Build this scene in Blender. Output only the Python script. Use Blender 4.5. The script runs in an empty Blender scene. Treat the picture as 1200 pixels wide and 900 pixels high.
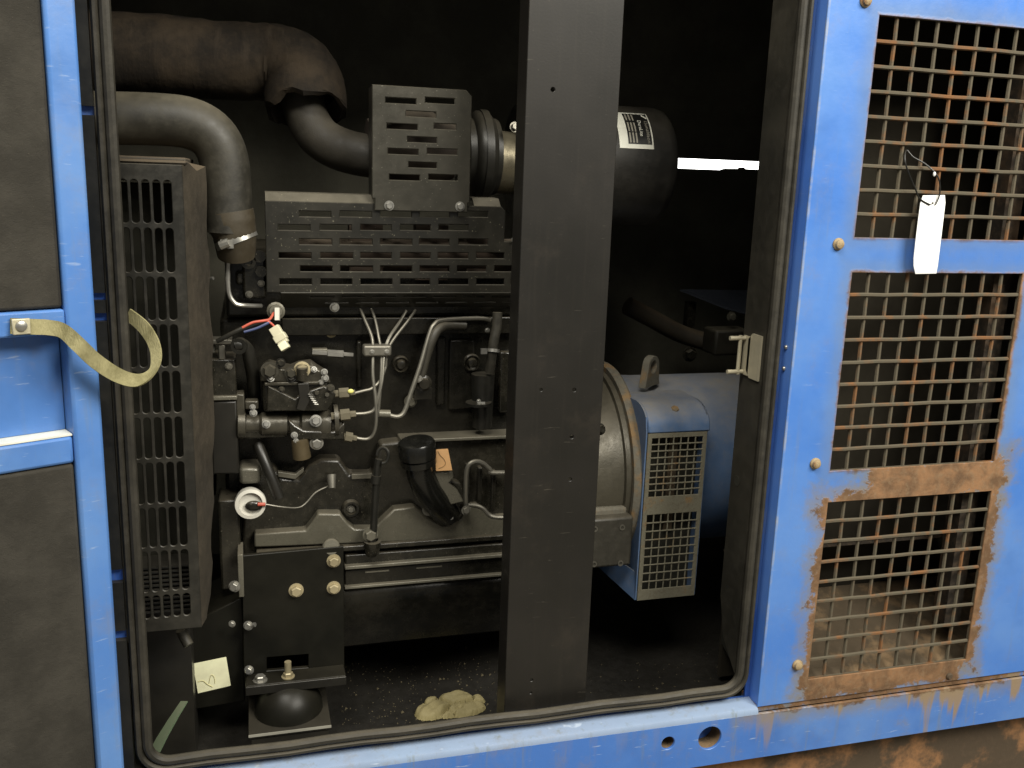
import bpy, bmesh, math, random
from mathutils import Vector, Matrix
random.seed(7)
R = math.radians
scene = bpy.context.scene
col = scene.collection

# ------------------------------------------------------------------ camera
FPX = 1085.0                                   # focal length in pixels of a 1200 px wide frame
CAM = Vector((0.0, -1.16, 1.32))
cr = Vector((0.96282, -0.26808, 0.03338))       # camera right
cu = Vector((0.02676, 0.21757, 0.97568))        # camera up
cf = Vector((0.26883, 0.93851, -0.21665))       # camera forward
cd = bpy.data.cameras.new('camera'); co = bpy.data.objects.new('camera', cd); col.objects.link(co)
cd.sensor_width = 36.0; cd.lens = FPX / 1200 * 36.0; cd.clip_start = 0.02; cd.clip_end = 100
M = Matrix(((cr.x, cu.x, -cf.x, CAM.x), (cr.y, cu.y, -cf.y, CAM.y), (cr.z, cu.z, -cf.z, CAM.z), (0, 0, 0, 1)))
co.matrix_world = M
scene.camera = co

# ------------------------------------------------------------------ light
world = bpy.data.worlds.new('World'); scene.world = world; world.use_nodes = True
bg = world.node_tree.nodes['Background']
bg.inputs[0].default_value = (1.0, 0.98, 0.93, 1); bg.inputs[1].default_value = 0.21

def area(name, loc, target, sx, sy, power, color):
    l = bpy.data.lights.new(name, 'AREA'); l.shape = 'RECTANGLE'; l.size = sx; l.size_y = sy
    l.energy = power; l.color = color
    o = bpy.data.objects.new(name, l); col.objects.link(o); o.location = loc
    o.rotation_euler = (Vector(target) - Vector(loc)).to_track_quat('-Z', 'Y').to_euler()
    return o
area('hall_lamp_right', (1.9, -2.3, 3.25), (0.35, 0.1, 1.05), 2.0, 1.0, 185, (1.0, 0.955, 0.85))
area('hall_lamp_left', (-0.6, -1.4, 3.6), (0.4, 0.1, 1.0), 2.0, 0.9, 105, (1.0, 0.955, 0.85))

scene.view_settings.view_transform = 'Standard'; scene.view_settings.look = 'None'
scene.view_settings.gamma = 1.0; scene.view_settings.exposure = 0.0
scene.view_settings.use_curve_mapping = False
scene.cycles.use_denoising = True
scene.cycles.max_bounces = 6

# ------------------------------------------------------------------ pixel -> place at a known depth
def ray(u, v):
    return cr * ((u - 600) / FPX) - cu * ((v - 450) / FPX) + cf
def at(u, v, y):                                # point where the sight line meets the plane Y = y
    d = ray(u, v); return CAM + d * ((y - CAM.y) / d.y)
def atz(u, v, z):
    d = ray(u, v); return CAM + d * ((z - CAM.z) / d.z)

# ------------------------------------------------------------------ mesh building
class MB:
    def __init__(s): s.v = []; s.f = []
    def add(s, vs, fs):
        n = len(s.v); s.v += [Vector(p) for p in vs]; s.f += [tuple(i + n for i in f) for f in fs]; return s
    def box(s, a, b):
        x0, y0, z0 = [min(a[i], b[i]) for i in range(3)]; x1, y1, z1 = [max(a[i], b[i]) for i in range(3)]
        return s.add([(x0,y0,z0),(x1,y0,z0),(x1,y1,z0),(x0,y1,z0),(x0,y0,z1),(x1,y0,z1),(x1,y1,z1),(x0,y1,z1)],
                     [(0,3,2,1),(4,5,6,7),(0,1,5,4),(1,2,6,5),(2,3,7,6),(3,0,4,7)])
    def bpx(s, u0, v0, u1, v1, y, depth):       # a box whose front face lies in plane y
        um, vm = (u0 + u1) / 2, (v0 + v1) / 2
        return s.box((at(u0, vm, y).x, y, at(um, v1, y).z), (at(u1, vm, y).x, y + depth, at(um, v0, y).z))
    def obox(s, c, ax, ay, az):
        c, ax, ay, az = Vector(c), Vector(ax), Vector(ay), Vector(az)
        P = [c + sx*ax + sy*ay + sz*az for sz in (-1, 1) for sx, sy in ((-1,-1),(1,-1),(1,1),(-1,1))]
        return s.add(P, [(0,3,2,1),(4,5,6,7),(0,1,5,4),(1,2,6,5),(2,3,7,6),(3,0,4,7)])
    def prism(s, pts, off):
        pts = [Vector(p) for p in pts]; off = Vector(off); n = len(pts)
        return s.add(pts + [p + off for p in pts], [tuple(range(n)), tuple(range(2*n - 1, n - 1, -1))] +
                     [(i, i + n, (i + 1) % n + n, (i + 1) % n) for i in range(n)])
    def ppx(s, pts, y, depth):                  # outline in plane y, given depth
        return s.prism([at(u, v, y) for u, v in pts], (0, depth, 0))
    def rings(s, rings, close=True, cap=True):
        n = len(rings[0]); base = len(s.v)
        for r in rings: s.v += [Vector(p) for p in r]
        for k in range(len(rings) - 1):
            for i in range(n if close else n - 1):
                a = base + k*n + i; b = base + k*n + (i + 1) % n
                s.f.append((a, b, b + n, a + n))
        if cap:
            s.f.append(tuple(base + i for i in range(n - 1, -1, -1)))
            e = base + (len(rings) - 1)*n; s.f.append(tuple(e + i for i in range(n)))
        return s
    def tube(s, pts, r, seg=10, n=0, cap=True, wob=0.0, sq=(1, 1)):
        pts = [Vector(p) for p in pts]; k = len(pts)
        rr = list(r) if isinstance(r, (list, tuple)) else [r] * k
        if n:
            P = []; Q = []
            for i in range(k - 1):
                p0 = pts[max(i-1, 0)]; p1 = pts[i]; p2 = pts[i+1]; p3 = pts[min(i+2, k-1)]
                for j in range(n):
                    t = j / n
                    P.append(0.5*((2*p1) + (p2-p0)*t + (2*p0-5*p1+4*p2-p3)*t*t + (3*p1-p0-3*p2+p3)*t**3))
                    Q.append(rr[i] + (rr[i+1]-rr[i])*t)
            P.append(pts[-1]); Q.append(rr[-1]); pts, rr = P, Q; k = len(pts)
        T = [(pts[min(i+1, k-1)] - pts[max(i-1, 0)]).normalized() for i in range(k)]
        a = Vector((0, 0, 1)) if abs(T[0].z) < 0.9 else Vector((1, 0, 0))
        N = (a - T[0]*a.dot(T[0])).normalized(); rg = []
        for i in range(k):
            N = (N - T[i]*N.dot(T[i])).normalized(); B = T[i].cross(N)
            rg.append([pts[i] + (N*math.cos(q)*sq[0] + B*math.sin(q)*sq[1]) * rr[i] * (1 + wob*random.uniform(-1, 1))
                       for q in [2*math.pi*j/seg for j in range(seg)]])
        return s.rings(rg, True, cap)
    def cyl(s, p0, p1, r0, r1=None, seg=20):
        return s.tube([p0, p1], [r0, r0 if r1 is None else r1], seg)
    def lathe(s, p0, axis, prof, seg=28):       # prof: (distance along axis, radius)
        p0 = Vector(p0); T = Vector(axis).normalized()
        a = Vector((0, 0, 1)) if abs(T.z) < 0.9 else Vector((1, 0, 0))
        N = (a - T*a.dot(T)).normalized(); B = T.cross(N)
        return s.rings([[p0 + T*t + (N*math.cos(2*math.pi*j/seg) + B*math.sin(2*math.pi*j/seg))*max(r, 1e-4) for j in range(seg)]
                        for t, r in prof])
    def ball(s, c, rx, ry=None, rz=None, seg=14, rows=8):
        c = Vector(c); ry = ry or rx; rz = rz or rx
        return s.rings([[c + Vector((rx*math.sin(a)*math.cos(2*math.pi*j/seg), ry*math.sin(a)*math.sin(2*math.pi*j/seg), rz*math.cos(a)))
                         for j in range(seg)] for a in [max(1e-3, min(math.pi - 1e-3, math.pi*i/rows)) for i in range(rows + 1)]])
    def bolt(s, c, d, r, h=None):
        c = Vector(c); d = Vector(d).normalized(); h = h or r*0.9
        s.lathe(c, d, [(0, r*1.35), (r*0.18, r*1.35), (r*0.2, r*0.9)], 16)
        return s.lathe(c + d*r*0.2, d, [(0, r), (h*0.8, r), (h, r*0.82)], 6)
    def ribbon(s, pts, wid, th):                # pts centre line, wid half-width vectors
        rg = []
        for i, p in enumerate(pts):
            t = (pts[min(i+1, len(pts)-1)] - pts[max(i-1, 0)]).normalized(); w = wid[i]
            n = t.cross(w).normalized() * th/2
            rg.append([p - w - n, p + w - n, p + w + n, p - w + n])
        return s.rings(rg)

def spline(pts, n):
    out = []; k = len(pts)
    for i in range(k - 1):
        p0 = pts[max(i-1, 0)]; p1 = pts[i]; p2 = pts[i+1]; p3 = pts[min(i+2, k-1)]
        for j in range(n):
            t = j/n
            out.append(0.5*((2*p1) + (p2-p0)*t + (2*p0-5*p1+4*p2-p3)*t*t + (3*p1-p0-3*p2+p3)*t**3))
    return out + [pts[-1]]

def fill_mesh(outer, holes, th, bevel=0.0):     # flat plate with holes in local XY, thickness along local Z, as (verts, faces)
    cv = bpy.data.curves.new('outline', 'CURVE'); cv.dimensions = '2D'; cv.fill_mode = 'BOTH'
    cv.extrude = th/2 - bevel; cv.bevel_depth = bevel; cv.bevel_resolution = 0
    for lp in [outer] + list(holes):
        sp = cv.splines.new('POLY'); sp.points.add(len(lp) - 1); sp.use_cyclic_u = True
        for i, (x, y) in enumerate(lp): sp.points[i].co = (x, y, 0, 1)
    o = bpy.data.objects.new('outline', cv); col.objects.link(o)
    me = bpy.data.meshes.new_from_object(o)
    vs = [v.co.copy() for v in me.vertices]; fs = [tuple(p.vertices) for p in me.polygons]
    bpy.data.objects.remove(o); bpy.data.curves.remove(cv); bpy.data.meshes.remove(me)
    return vs, fs
def text_mesh(txt, size, th, extrude_w=1.0):
    cv = bpy.data.curves.new('t', 'FONT'); cv.body = txt; cv.size = size; cv.extrude = th/2; cv.align_x = 'LEFT'; cv.align_y = 'BOTTOM'
    cv.resolution_u = 3
    o = bpy.data.objects.new('t', cv); col.objects.link(o)
    me = bpy.data.meshes.new_from_object(o)
    vs = [v.co.copy() for v in me.vertices]; fs = [tuple(p.vertices) for p in me.polygons]
    bpy.data.objects.remove(o); bpy.data.curves.remove(cv); bpy.data.meshes.remove(me)
    return vs, fs
def plate_xz(mb, outer, holes, y, th, bevel=0.0):   # plate in the XZ plane, front at y, back at y + th
    vs, fs = fill_mesh(outer, holes, th, bevel)
    mb.add([(p.x, y + th/2 - p.z, p.y) for p in vs], fs); return mb
def rect(x0, z0, x1, z1): return [(x0, z0), (x1, z0), (x1, z1), (x0, z1)]
def circ(x, z, r, n=18): return [(x + r*math.cos(2*math.pi*i/n), z + r*math.sin(2*math.pi*i/n)) for i in range(n)]
def slot(x0, z0, x1, z1, n=5):                  # rounded ends
    w, h = x1-x0, z1-z0; r = min(w, h)/2*0.98; P = []
    for cx, cz, a0 in ((x1-r, z1-r, 0), (x0+r, z1-r, 90), (x0+r, z0+r, 180), (x1-r, z0+r, 270)):
        for i in range(n):
            a = R(a0 + 90*i/(n-1)); P.append((cx + r*math.cos(a), cz + r*math.sin(a)))
    return P
def rpx(u0, v0, u1, v1, y):                     # rectangle in plane y from pixel limits
    um, vm = (u0+u1)/2, (v0+v1)/2
    return (at(u0, vm, y).x, at(um, v1, y).z, at(u1, vm, y).x, at(um, v0, y).z)

# ------------------------------------------------------------------ objects
def finish(me, smooth=35):
    bm = bmesh.new(); bm.from_mesh(me); bmesh.ops.remove_doubles(bm, verts=bm.verts, dist=1e-6)
    bmesh.ops.recalc_face_normals(bm, faces=bm.faces); bm.to_mesh(me); bm.free()
    if smooth:
        me.polygons.foreach_set('use_smooth', [True]*len(me.polygons)); me.set_sharp_from_angle(angle=R(smooth))
def thing(name, label, cat, loc, group=None):
    o = bpy.data.objects.new(name, None); col.objects.link(o); o.location = loc; o.empty_display_size = 0.05
    o['label'] = label; o['category'] = cat
    if group: o['group'] = group
    return o
def origin(o):
    p = Vector((0, 0, 0))
    while o is not None: p = p + o.location; o = o.parent
    return p
def part(name, mb, mat, parent=None, label=None, bevel=0.0, smooth=35, seg=2):
    me = bpy.data.meshes.new(name); off = origin(parent) if parent else Vector((0, 0, 0))
    me.from_pydata([tuple(p - off) for p in mb.v], [], mb.f); finish(me, smooth)
    o = bpy.data.objects.new(name, me); col.objects.link(o); me.materials.append(mat)
    if parent: o.parent = parent
    if label: o['label'] = label
    if bevel:
        b = o.modifiers.new('bevel', 'BEVEL'); b.width = bevel; b.segments = seg; b.limit_method = 'ANGLE'; b.angle_limit = R(40)
        b.harden_normals = False
    return o
def single(name, mb, mat, label, cat, group=None, bevel=0.0, kind=None):
    o = part(name, mb, mat, None, label, bevel)
    if cat: o['category'] = cat
    if group: o['group'] = group
    if kind: o['kind'] = kind
    return o

# ------------------------------------------------------------------ materials
class NT:
    def __init__(s, name):
        s.m = bpy.data.materials.new(name); s.m.use_nodes = True; s.t = s.m.node_tree; s.b = s.t.nodes['Principled BSDF']
        g = s.t.nodes.new('ShaderNodeNewGeometry'); s.pos = g.outputs['Position']; s.nrm = g.outputs['Normal']; s.geo = g
    def link(s, a, b): s.t.links.new(a, b)
    def inp(s, sock, v):
        if hasattr(v, 'is_output'): s.link(v, sock)
        elif isinstance(v, (tuple, list)) and len(v) == 3 and sock.type == 'RGBA': sock.default_value = (*v, 1)
        else: sock.default_value = v
    def math(s, op, a, b=0.0, c=0.0, clamp=False):
        n = s.t.nodes.new('ShaderNodeMath'); n.operation = op; n.use_clamp = clamp
        for i, v in enumerate((a, b, c)): s.inp(n.inputs[i], v)
        return n.outputs[0]
    def noise(s, scale, detail=4, rough=0.6, vec=None, dist=0.0):
        n = s.t.nodes.new('ShaderNodeTexNoise'); n.inputs['Scale'].default_value = scale; n.inputs['Detail'].default_value = detail
        n.inputs['Roughness'].default_value = rough; n.inputs['Distortion'].default_value = dist
        s.link(vec or s.pos, n.inputs['Vector']); return n.outputs[0]
    def scaled(s, sx, sy, sz, vec=None, off=(0, 0, 0)):
        n = s.t.nodes.new('ShaderNodeMapping'); n.inputs['Scale'].default_value = (sx, sy, sz); n.inputs['Location'].default_value = off
        s.link(vec or s.pos, n.inputs['Vector']); return n.outputs[0]
    def xyz(s, vec=None):
        n = s.t.nodes.new('ShaderNodeSeparateXYZ'); s.link(vec or s.pos, n.inputs[0]); return n.outputs
    def ramp(s, f, lo, hi, a=0.0, b=1.0):       # smooth map lo..hi -> a..b
        n = s.t.nodes.new('ShaderNodeMapRange'); n.interpolation_type = 'SMOOTHSTEP'
        for k, v in (('Value', f), ('From Min', lo), ('From Max', hi), ('To Min', a), ('To Max', b)): s.inp(n.inputs[k], v)
        return n.outputs[0]
    def mix(s, f, a, b):
        n = s.t.nodes.new('ShaderNodeMix'); n.data_type = 'RGBA'
        s.inp(n.inputs['Factor'], f); s.inp(n.inputs['A'] if False else n.inputs[6], a); s.inp(n.inputs[7], b); return n.outputs[2]
    def bump(s, h, strength=0.3, dist=0.002):
        n = s.t.nodes.new('ShaderNodeBump'); n.inputs['Strength'].default_value = strength; n.inputs['Distance'].default_value = dist
        s.link(h, n.inputs['Height']); s.link(n.outputs[0], s.b.inputs['Normal'])
    def out(s, color=None, rough=None, metal=None, spec=None):
        for k, v in (('Base Color', color), ('Roughness', rough), ('Metallic', metal), ('Specular IOR Level', spec)):
            if v is not None: s.inp(s.b.inputs[k], v)
        return s.m

DUST = (0.15, 0.130, 0.093)
def painted(name, base, rough=0.4, dust=0.5, spot=None, dustcol=DUST, metal=0.0, bump=0.15, scale=1.0, spec=0.5, updust=True, mottle=0.5):
    n = NT(name)
    big = n.noise(7*scale, 5, 0.65); fine = n.noise(60*scale, 5, 0.7); grit = n.noise(420*scale, 2, 0.5)
    c = n.mix(n.ramp(big, 0.35, 0.7), tuple(x*0.82 for x in base), tuple(min(1, x*1.2) for x in base))
    d = n.math('MULTIPLY', n.math('ADD', n.math('MULTIPLY', n.ramp(fine, 0.40, 0.75), mottle), n.math('MULTIPLY', n.ramp(big, 0.35, 0.75), 1.0 - mottle)), 0.30*dust)
    if updust:
        up = n.ramp(n.xyz(n.nrm)[2], 0.25, 0.95)
        d = n.math('ADD', d, n.math('MULTIPLY', n.math('MULTIPLY', up, n.ramp(big, 0.25, 0.6, 0.35, 1.0)), 0.62*dust), clamp=True)
    c = n.mix(d, c, dustcol)
    if spot is not None:                         # small chips and specks
        c = n.mix(n.ramp(grit, 0.70, 0.76, 0, 0.7), c, spot)
    r = n.math('ADD', n.math('MULTIPLY', d, 0.45), n.ramp(fine, 0.3, 0.7, rough - 0.10*mottle, rough + 0.14*mottle), clamp=True)
    n.bump(n.math('ADD', n.math('MULTIPLY', fine, 0.6), n.math('MULTIPLY', grit, 0.3)), bump, 0.0015)
    return n.out(c, r, metal, spec)

m_engine = painted('engine_black_paint', (0.006, 0.0058, 0.0045), 0.24, 0.42, bump=0.25, mottle=0.3, spec=0.35)
m_casting = painted('oily_casting', (0.010, 0.0095, 0.007), 0.20, 0.62, bump=0.35, spot=(0.2, 0.18, 0.13))
m_plate = painted('black_satin_plate', (0.013, 0.012, 0.0095), 0.38, 0.16, bump=0.03, spec=0.5, mottle=0.08)
m_shield = painted('heat_shield_black', (0.012, 0.0115, 0.009), 0.33, 0.34, spot=(0.30, 0.28, 0.2), bump=0.06, mottle=0.2)
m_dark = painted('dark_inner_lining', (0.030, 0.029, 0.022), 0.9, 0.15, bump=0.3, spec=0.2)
m_lining = painted('grey_foam_lining', (0.15, 0.143, 0.112), 0.95, 0.2, bump=0.6, spec=0.1)
m_foam = painted('acoustic_foam', (0.038, 0.035, 0.029), 0.95, 0.32, dustcol=(0.10, 0.09, 0.072), bump=1.0, spec=0.15, scale=2.2, spot=(0.11, 0.095, 0.07))
m_rubber = painted('seal_rubber', (0.024, 0.022, 0.017), 0.5, 0.55, bump=0.25, spec=0.35)
m_blackrub = painted('black_rubber', (0.009, 0.009, 0.0075), 0.36, 0.28, bump=0.1, mottle=0.3, spec=0.4)
m_gloss = painted('black_gloss_bracket', (0.007, 0.0068, 0.005), 0.36, 0.10, bump=0.05, mottle=0.15, spec=0.2)
m_cap = painted('black_cap_plastic', (0.006, 0.006, 0.005), 0.22, 0.03, bump=0.03, updust=False)
m_hose = painted('dusty_grey_hose', (0.018, 0.0165, 0.012), 0.52, 0.55, dustcol=(0.2, 0.175, 0.12), bump=0.2)
m_steel = painted('zinc_steel', (0.46, 0.45, 0.41), 0.34, 0.4, metal=0.85, bump=0.1)
m_darksteel = painted('dull_steel_pipe', (0.20, 0.19, 0.16), 0.38, 0.5, metal=0.7, bump=0.1)
m_brass = painted('yellow_zinc_bolt', (0.38, 0.325, 0.20), 0.42, 0.5, metal=0.45, bump=0.2, dustcol=(0.3, 0.25, 0.15))
m_alu = painted('grey_cast_alloy', (0.125, 0.118, 0.092), 0.27, 0.7, metal=0.25, bump=0.4, spot=(0.4, 0.37, 0.3))
m_pump = painted('oily_pump_alloy', (0.050, 0.046, 0.035), 0.24, 0.6, metal=0.3, bump=0.4, spot=(0.25, 0.23, 0.17))
m_radi = painted('radiator_guard_paint', (0.014, 0.0135, 0.011), 0.40, 0.5, bump=0.15)
m_raddust = painted('dusty_radiator_side', (0.034, 0.028, 0.019), 0.7, 0.7, dustcol=(0.17, 0.125, 0.075), bump=0.6)
m_fins = painted('radiator_fins', (0.010, 0.010, 0.009), 0.6, 0.3)
m_lag = None
m_white = painted('white_plastic', (0.62, 0.60, 0.53), 0.4, 0.3, bump=0.05, updust=False)
m_cream = painted('cream_connector', (0.56, 0.53, 0.38), 0.4, 0.3, bump=0.05, updust=False)
m_red = painted('red_wire', (0.50, 0.085, 0.05), 0.45, 0.3, bump=0)
m_blue_w = painted('blue_wire', (0.04, 0.06, 0.16), 0.45, 0.4, bump=0)
m_tag = painted('white_card_tag', (0.86, 0.86, 0.83), 0.45, 0.0, bump=0.02, updust=False)
m_green = painted('green_webbing', (0.085, 0.13, 0.07), 0.7, 0.6, bump=0.3)
m_leaf = painted('pale_dry_leaf', (0.33, 0.28, 0.13), 0.6, 0.7, bump=0.4, dustcol=(0.2, 0.17, 0.09))

def lagging():
    n = NT('lagging_wrap')
    a = n.noise(14, 6, 0.7); st = n.noise(1.0, 4, 0.6, n.scaled(55, 14, 9)); f = n.noise(160, 3)
    c = n.mix(n.ramp(a, 0.35, 0.68), (0.011, 0.0085, 0.006), (0.036, 0.026, 0.016))
    c = n.mix(n.ramp(st, 0.55, 0.75, 0, 0.6), c, (0.045, 0.034, 0.023))
    n.bump(n.math('ADD', n.math('MULTIPLY', a, 1.4), n.math('ADD', st, n.math('MULTIPLY', f, 0.3))), 0.5, 0.003)
    return n.out(c, 0.85, 0, 0.25)
m_lag = lagging()

def webbing():
    n = NT('strap_webbing')
    a = n.noise(30, 4); w = n.noise(1.0, 2, 0.5, n.scaled(700, 700, 120))
    c = n.mix(n.ramp(a, 0.35, 0.65), (0.15, 0.135, 0.062), (0.26, 0.235, 0.12))
    n.bump(w, 0.8, 0.0015); return n.out(c, 0.75, 0, 0.3)
m_web = webbing()

def rusty(name, base, rust=(0.22, 0.085, 0.028), amount=0.5, scale=20, rough=0.8):
    n = NT(name)
    a = n.noise(scale, 5, 0.65); f = n.noise(scale*9, 4, 0.7)
    c = n.mix(n.ramp(a, 0.62 - 0.3*amount, 0.78 - 0.3*amount), base, rust)
    c = n.mix(n.ramp(f, 0.45, 0.75, 0, 0.5), c, (0.10, 0.07, 0.045))
    n.bump(f, 0.5, 0.0015); return n.out(c, rough, 0, 0.25)
m_wire = rusty('galvanised_wire_with_rust', (0.090, 0.078, 0.054), (0.17, 0.080, 0.032), 0.44, 17)
m_wire2 = rusty('alternator_grille_wire', (0.18, 0.168, 0.122), (0.26, 0.16, 0.07), 0.15, 24)
m_skid = rusty('rusty_skid', (0.075, 0.055, 0.036), (0.30, 0.155, 0.070), 0.62, 9, 0.85)
m_inner = rusty('dusty_inner_baffle', (0.085, 0.065, 0.042), (0.20, 0.135, 0.075), 0.5, 12, 0.9)
m_post = rusty('rusty_inner_post', (0.026, 0.021, 0.016), (0.06, 0.038, 0.022), 0.4, 12, 0.9)

BLUE = (0.055, 0.172, 0.52)
def blue_paint(name, rust_rects=(), drips=None, dirty=0.3, base=BLUE, scuff=0.25, wear=()):
    """enamel with faded patches, grime, and rust with its own ragged outline round given rectangles"""
    n = NT(name); X, Y, Z = n.xyz()
    big = n.noise(3.5, 5, 0.6); mid = n.noise(16, 6, 0.7); fine = n.noise(90, 4, 0.7); sc = n.noise(1.0, 3, 0.6, n.scaled(30, 30, 220))
    fade = tuple(x*0.78 + y*0.22 for x, y in zip(base, (0.26, 0.42, 0.62)))
    c = n.mix(n.ramp(big, 0.38, 0.66, 0, 0.9), base, fade)
    c = n.mix(n.ramp(n.noise(6, 4, 0.6, n.scaled(1, 1, 1, None, (5, 3, 8))), 0.5, 0.72, 0, 0.55), c, tuple(x*0.72 for x in base))
    c = n.mix(n.ramp(sc, 0.64, 0.74, 0, scuff), c, (0.42, 0.50, 0.62))
    stk_ = n.noise(1.0, 4, 0.65, n.scaled(70, 70, 5)); c = n.mix(n.ramp(stk_, 0.54, 0.80, 0, min(1, dirty*1.2)), c, (0.17, 0.19, 0.17))
    grime = n.math('MULTIPLY', n.ramp(mid, 0.50, 0.75), dirty)
    c = n.mix(grime, c, (0.20, 0.17, 0.11))
    rough = n.ramp(mid, 0.3, 0.7, 0.30, 0.48)
    mask = None; ragged = n.noise(22, 5, 0.6, None, 0.6)
    for (x0, x1, z0, z1) in wear:                # paint rubbed thin along an edge
        q = n.math('MULTIPLY', n.math('MULTIPLY', n.ramp(X, x0 - .001, x0), n.ramp(X, x1 + .001, x1)), n.math('MULTIPLY', n.ramp(Z, z0 - .02, z0), n.ramp(mid, 0.40, 0.65, 0.05, 0.6)))
        c = n.mix(q, c, (0.33, 0.34, 0.33))
    for (x0, x1, z0, z1, reach, amp) in rust_rects:
        dx = n.math('SUBTRACT', n.math('ABSOLUTE', n.math('SUBTRACT', X, (x0+x1)/2)), (x1-x0)/2)
        dz = n.math('SUBTRACT', n.math('ABSOLUTE', n.math('SUBTRACT', Z, (z0+z1)/2)), (z1-z0)/2)
        d = n.math('MAXIMUM', dx, dz)
        w = n.math('ADD', n.math('MULTIPLY', n.math('SUBTRACT', ragged, 0.5), amp), n.math('MULTIPLY', n.math('SUBTRACT', fine, 0.5), amp*0.55))
        dd = n.math('ADD', d, w); k = n.ramp(dd, reach + 0.0045, reach - 0.0040)
        halo = n.ramp(dd, reach + 0.034, reach, 0, 0.62 if reach > 0.003 else 0.32)
        c = n.mix(halo, c, (0.20, 0.175, 0.12) if reach > 0.003 else (0.17, 0.19, 0.15))
        mask = k if mask is None else n.math('MAXIMUM', mask, k)
    if drips is not None:
        zt, ln, amt, xs0 = drips                       # runs that start at height zt
        run = n.noise(1.0, 3, 0.55, n.scaled(38, 38, 3.0)); t = n.ramp(Z, zt - ln, zt)
        k = n.ramp(n.math('ADD', run, n.math('MULTIPLY', t, 0.16)), 0.70 - amt, 0.79 - amt, 0, 0.9); k = n.math('MULTIPLY', k, n.ramp(X, xs0, xs0 + 0.1, 0.12, 1.0))
        c = n.mix(k, c, (0.26, 0.185, 0.10))
    if mask is not None:
        rc = n.mix(n.ramp(ragged, 0.35, 0.65), (0.11, 0.060, 0.028), (0.25, 0.132, 0.060))
        rc = n.mix(n.ramp(fine, 0.45, 0.7, 0, 0.5), rc, (0.22, 0.15, 0.085))
        c = n.mix(mask, c, rc); rough = n.math('ADD', rough, n.math('MULTIPLY', mask, 0.4), clamp=True)
        n.bump(n.math('ADD', n.math('MULTIPLY', big, 2.2), n.math('ADD', n.math('MULTIPLY', fine, 0.35), n.math('MULTIPLY', mask, n.math('ADD', fine, 0.6)))), 0.35, 0.002)
    else:
        n.bump(n.math('ADD', fine, n.math('MULTIPLY', big, 5)), 0.16, 0.0012)
    return n.out(c, rough, 0, 0.5)

# ================================================================== GROUND
g = MB().box((-6, -6, -0.05), (7, 6, 0.0))
gm = painted('concrete_floor', (0.20, 0.185, 0.155), 0.8, 0.6, bump=0.4)
o = part('ground', g, gm); o['kind'] = 'structure'

# ================================================================== ENCLOSURE
enc = thing('generator_enclosure', 'blue painted steel generator canopy with open side door and rusty mesh vents', 'generator enclosure', (0.4, 0.3, 0.0))
X0, X1 = -0.155, 0.735                            # door opening
ZS, ZT = 0.537, 1.80                              # sill, lintel
G = [(0.835, 1.140, 1.253, 1.555), (0.838, 1.142, 0.902, 1.204), (0.841, 1.146, 0.553, 0.853)]   # mesh vents

m_panel = blue_paint('blue_vent_panel_paint', [(0.841, 1.148, 0.553, 0.853, 0.010, 0.070), (0.915, 1.160, 0.848, 0.906, 0.006, 0.08), (0.850, 1.125, 0.530, 0.56, 0.010, 0.06),
                                               (0.838, 1.146, 0.902, 1.204, 0.0008, 0.018), (0.835, 1.140, 1.253, 1.555, 0.0, 0.012)],
                     wear=[(0.754, 0.7575, 0.60, 1.8)],
                     dirty=0.22, scuff=0.12)
m_rail = blue_paint('blue_base_rail_paint', [(0.82, 1.24, 0.508, 0.545, 0.0035, 0.035), (0.735, 0.80, 0.512, 0.54, 0.0035, 0.03)], drips=(0.525, 0.09, 0.075, 0.72), dirty=0.45, scuff=0.5, base=(0.054, 0.160, 0.48))
m_frame = blue_paint('blue_frame_paint', [], dirty=0.35, base=(0.035, 0.11, 0.42), scuff=0.1)
m_flange = blue_paint('blue_flange_paint', [], dirty=0.10, base=(0.06, 0.175, 0.60), scuff=0.1)
m_door = blue_paint('blue_door_paint', [], dirty=0.25, base=(0.066, 0.180, 0.48), scuff=0.35)

mb = MB(); plate_xz(mb, rect(0.755, 0.517, 1.75, 1.96), [rect(a, c, b, d) for a, b, c, d in G], 0.0, 0.003, 0.0006)
part('vent_panel', mb, m_panel, enc)
part('panel_flange', MB().box((0.7552, 0.0031, 0.5175), (0.7590, 0.045, 1.96)), m_flange, enc)
# frame round the opening, behind the seal
mb = MB(); plate_xz(mb, rect(-0.75, 0.43, 0.7548, 1.96), [rect(X0 - 0.012, ZS - 0.018, X1 + 0.012, ZT)], 0.028, 0.004)
part('door_frame', mb, m_frame, enc)
# base rail: front plate with two drilled holes, rounded shoulder, ledge
holes = [circ(*(lambda p: (p.x, p.z))(at(783, 871, -0.004)), 0.0118), circ(*(lambda p: (p.x, p.z))(at(832, 865, -0.004)), 0.0205, 26)]
mb = MB(); plate_xz(mb, rect(-0.80, 0.428, 1.75, 0.506), holes, -0.004, 0.005, 0.0008)
prof = [(-0.0040, 0.5062), (-0.0035, 0.511), (-0.0015, 0.5145), (0.003, 0.5165), (0.0275, 0.519), (0.0275, 0.5062)]
ledge = MB().prism([(-0.80, y, z) for y, z in prof], (1.5545, 0, 0))
rail = part('base_rail', mb, m_rail, enc, 'scuffed blue base rail with rust runs and two drilled holes')
part('rail_ledge', ledge, blue_paint('worn_ledge_paint', [], dirty=0.6, base=(0.24, 0.31, 0.44), scuff=0.8), enc)
part('rail_shoulder', MB().box((0.7549, 0.0035, 0.5063), (1.75, 0.05, 0.5165)), m_rail, enc)
part('rail_underside', MB().box((-0.80, 0.0015, 0.424), (1.75, 0.10, 0.4275)), m_rail, enc)
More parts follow.
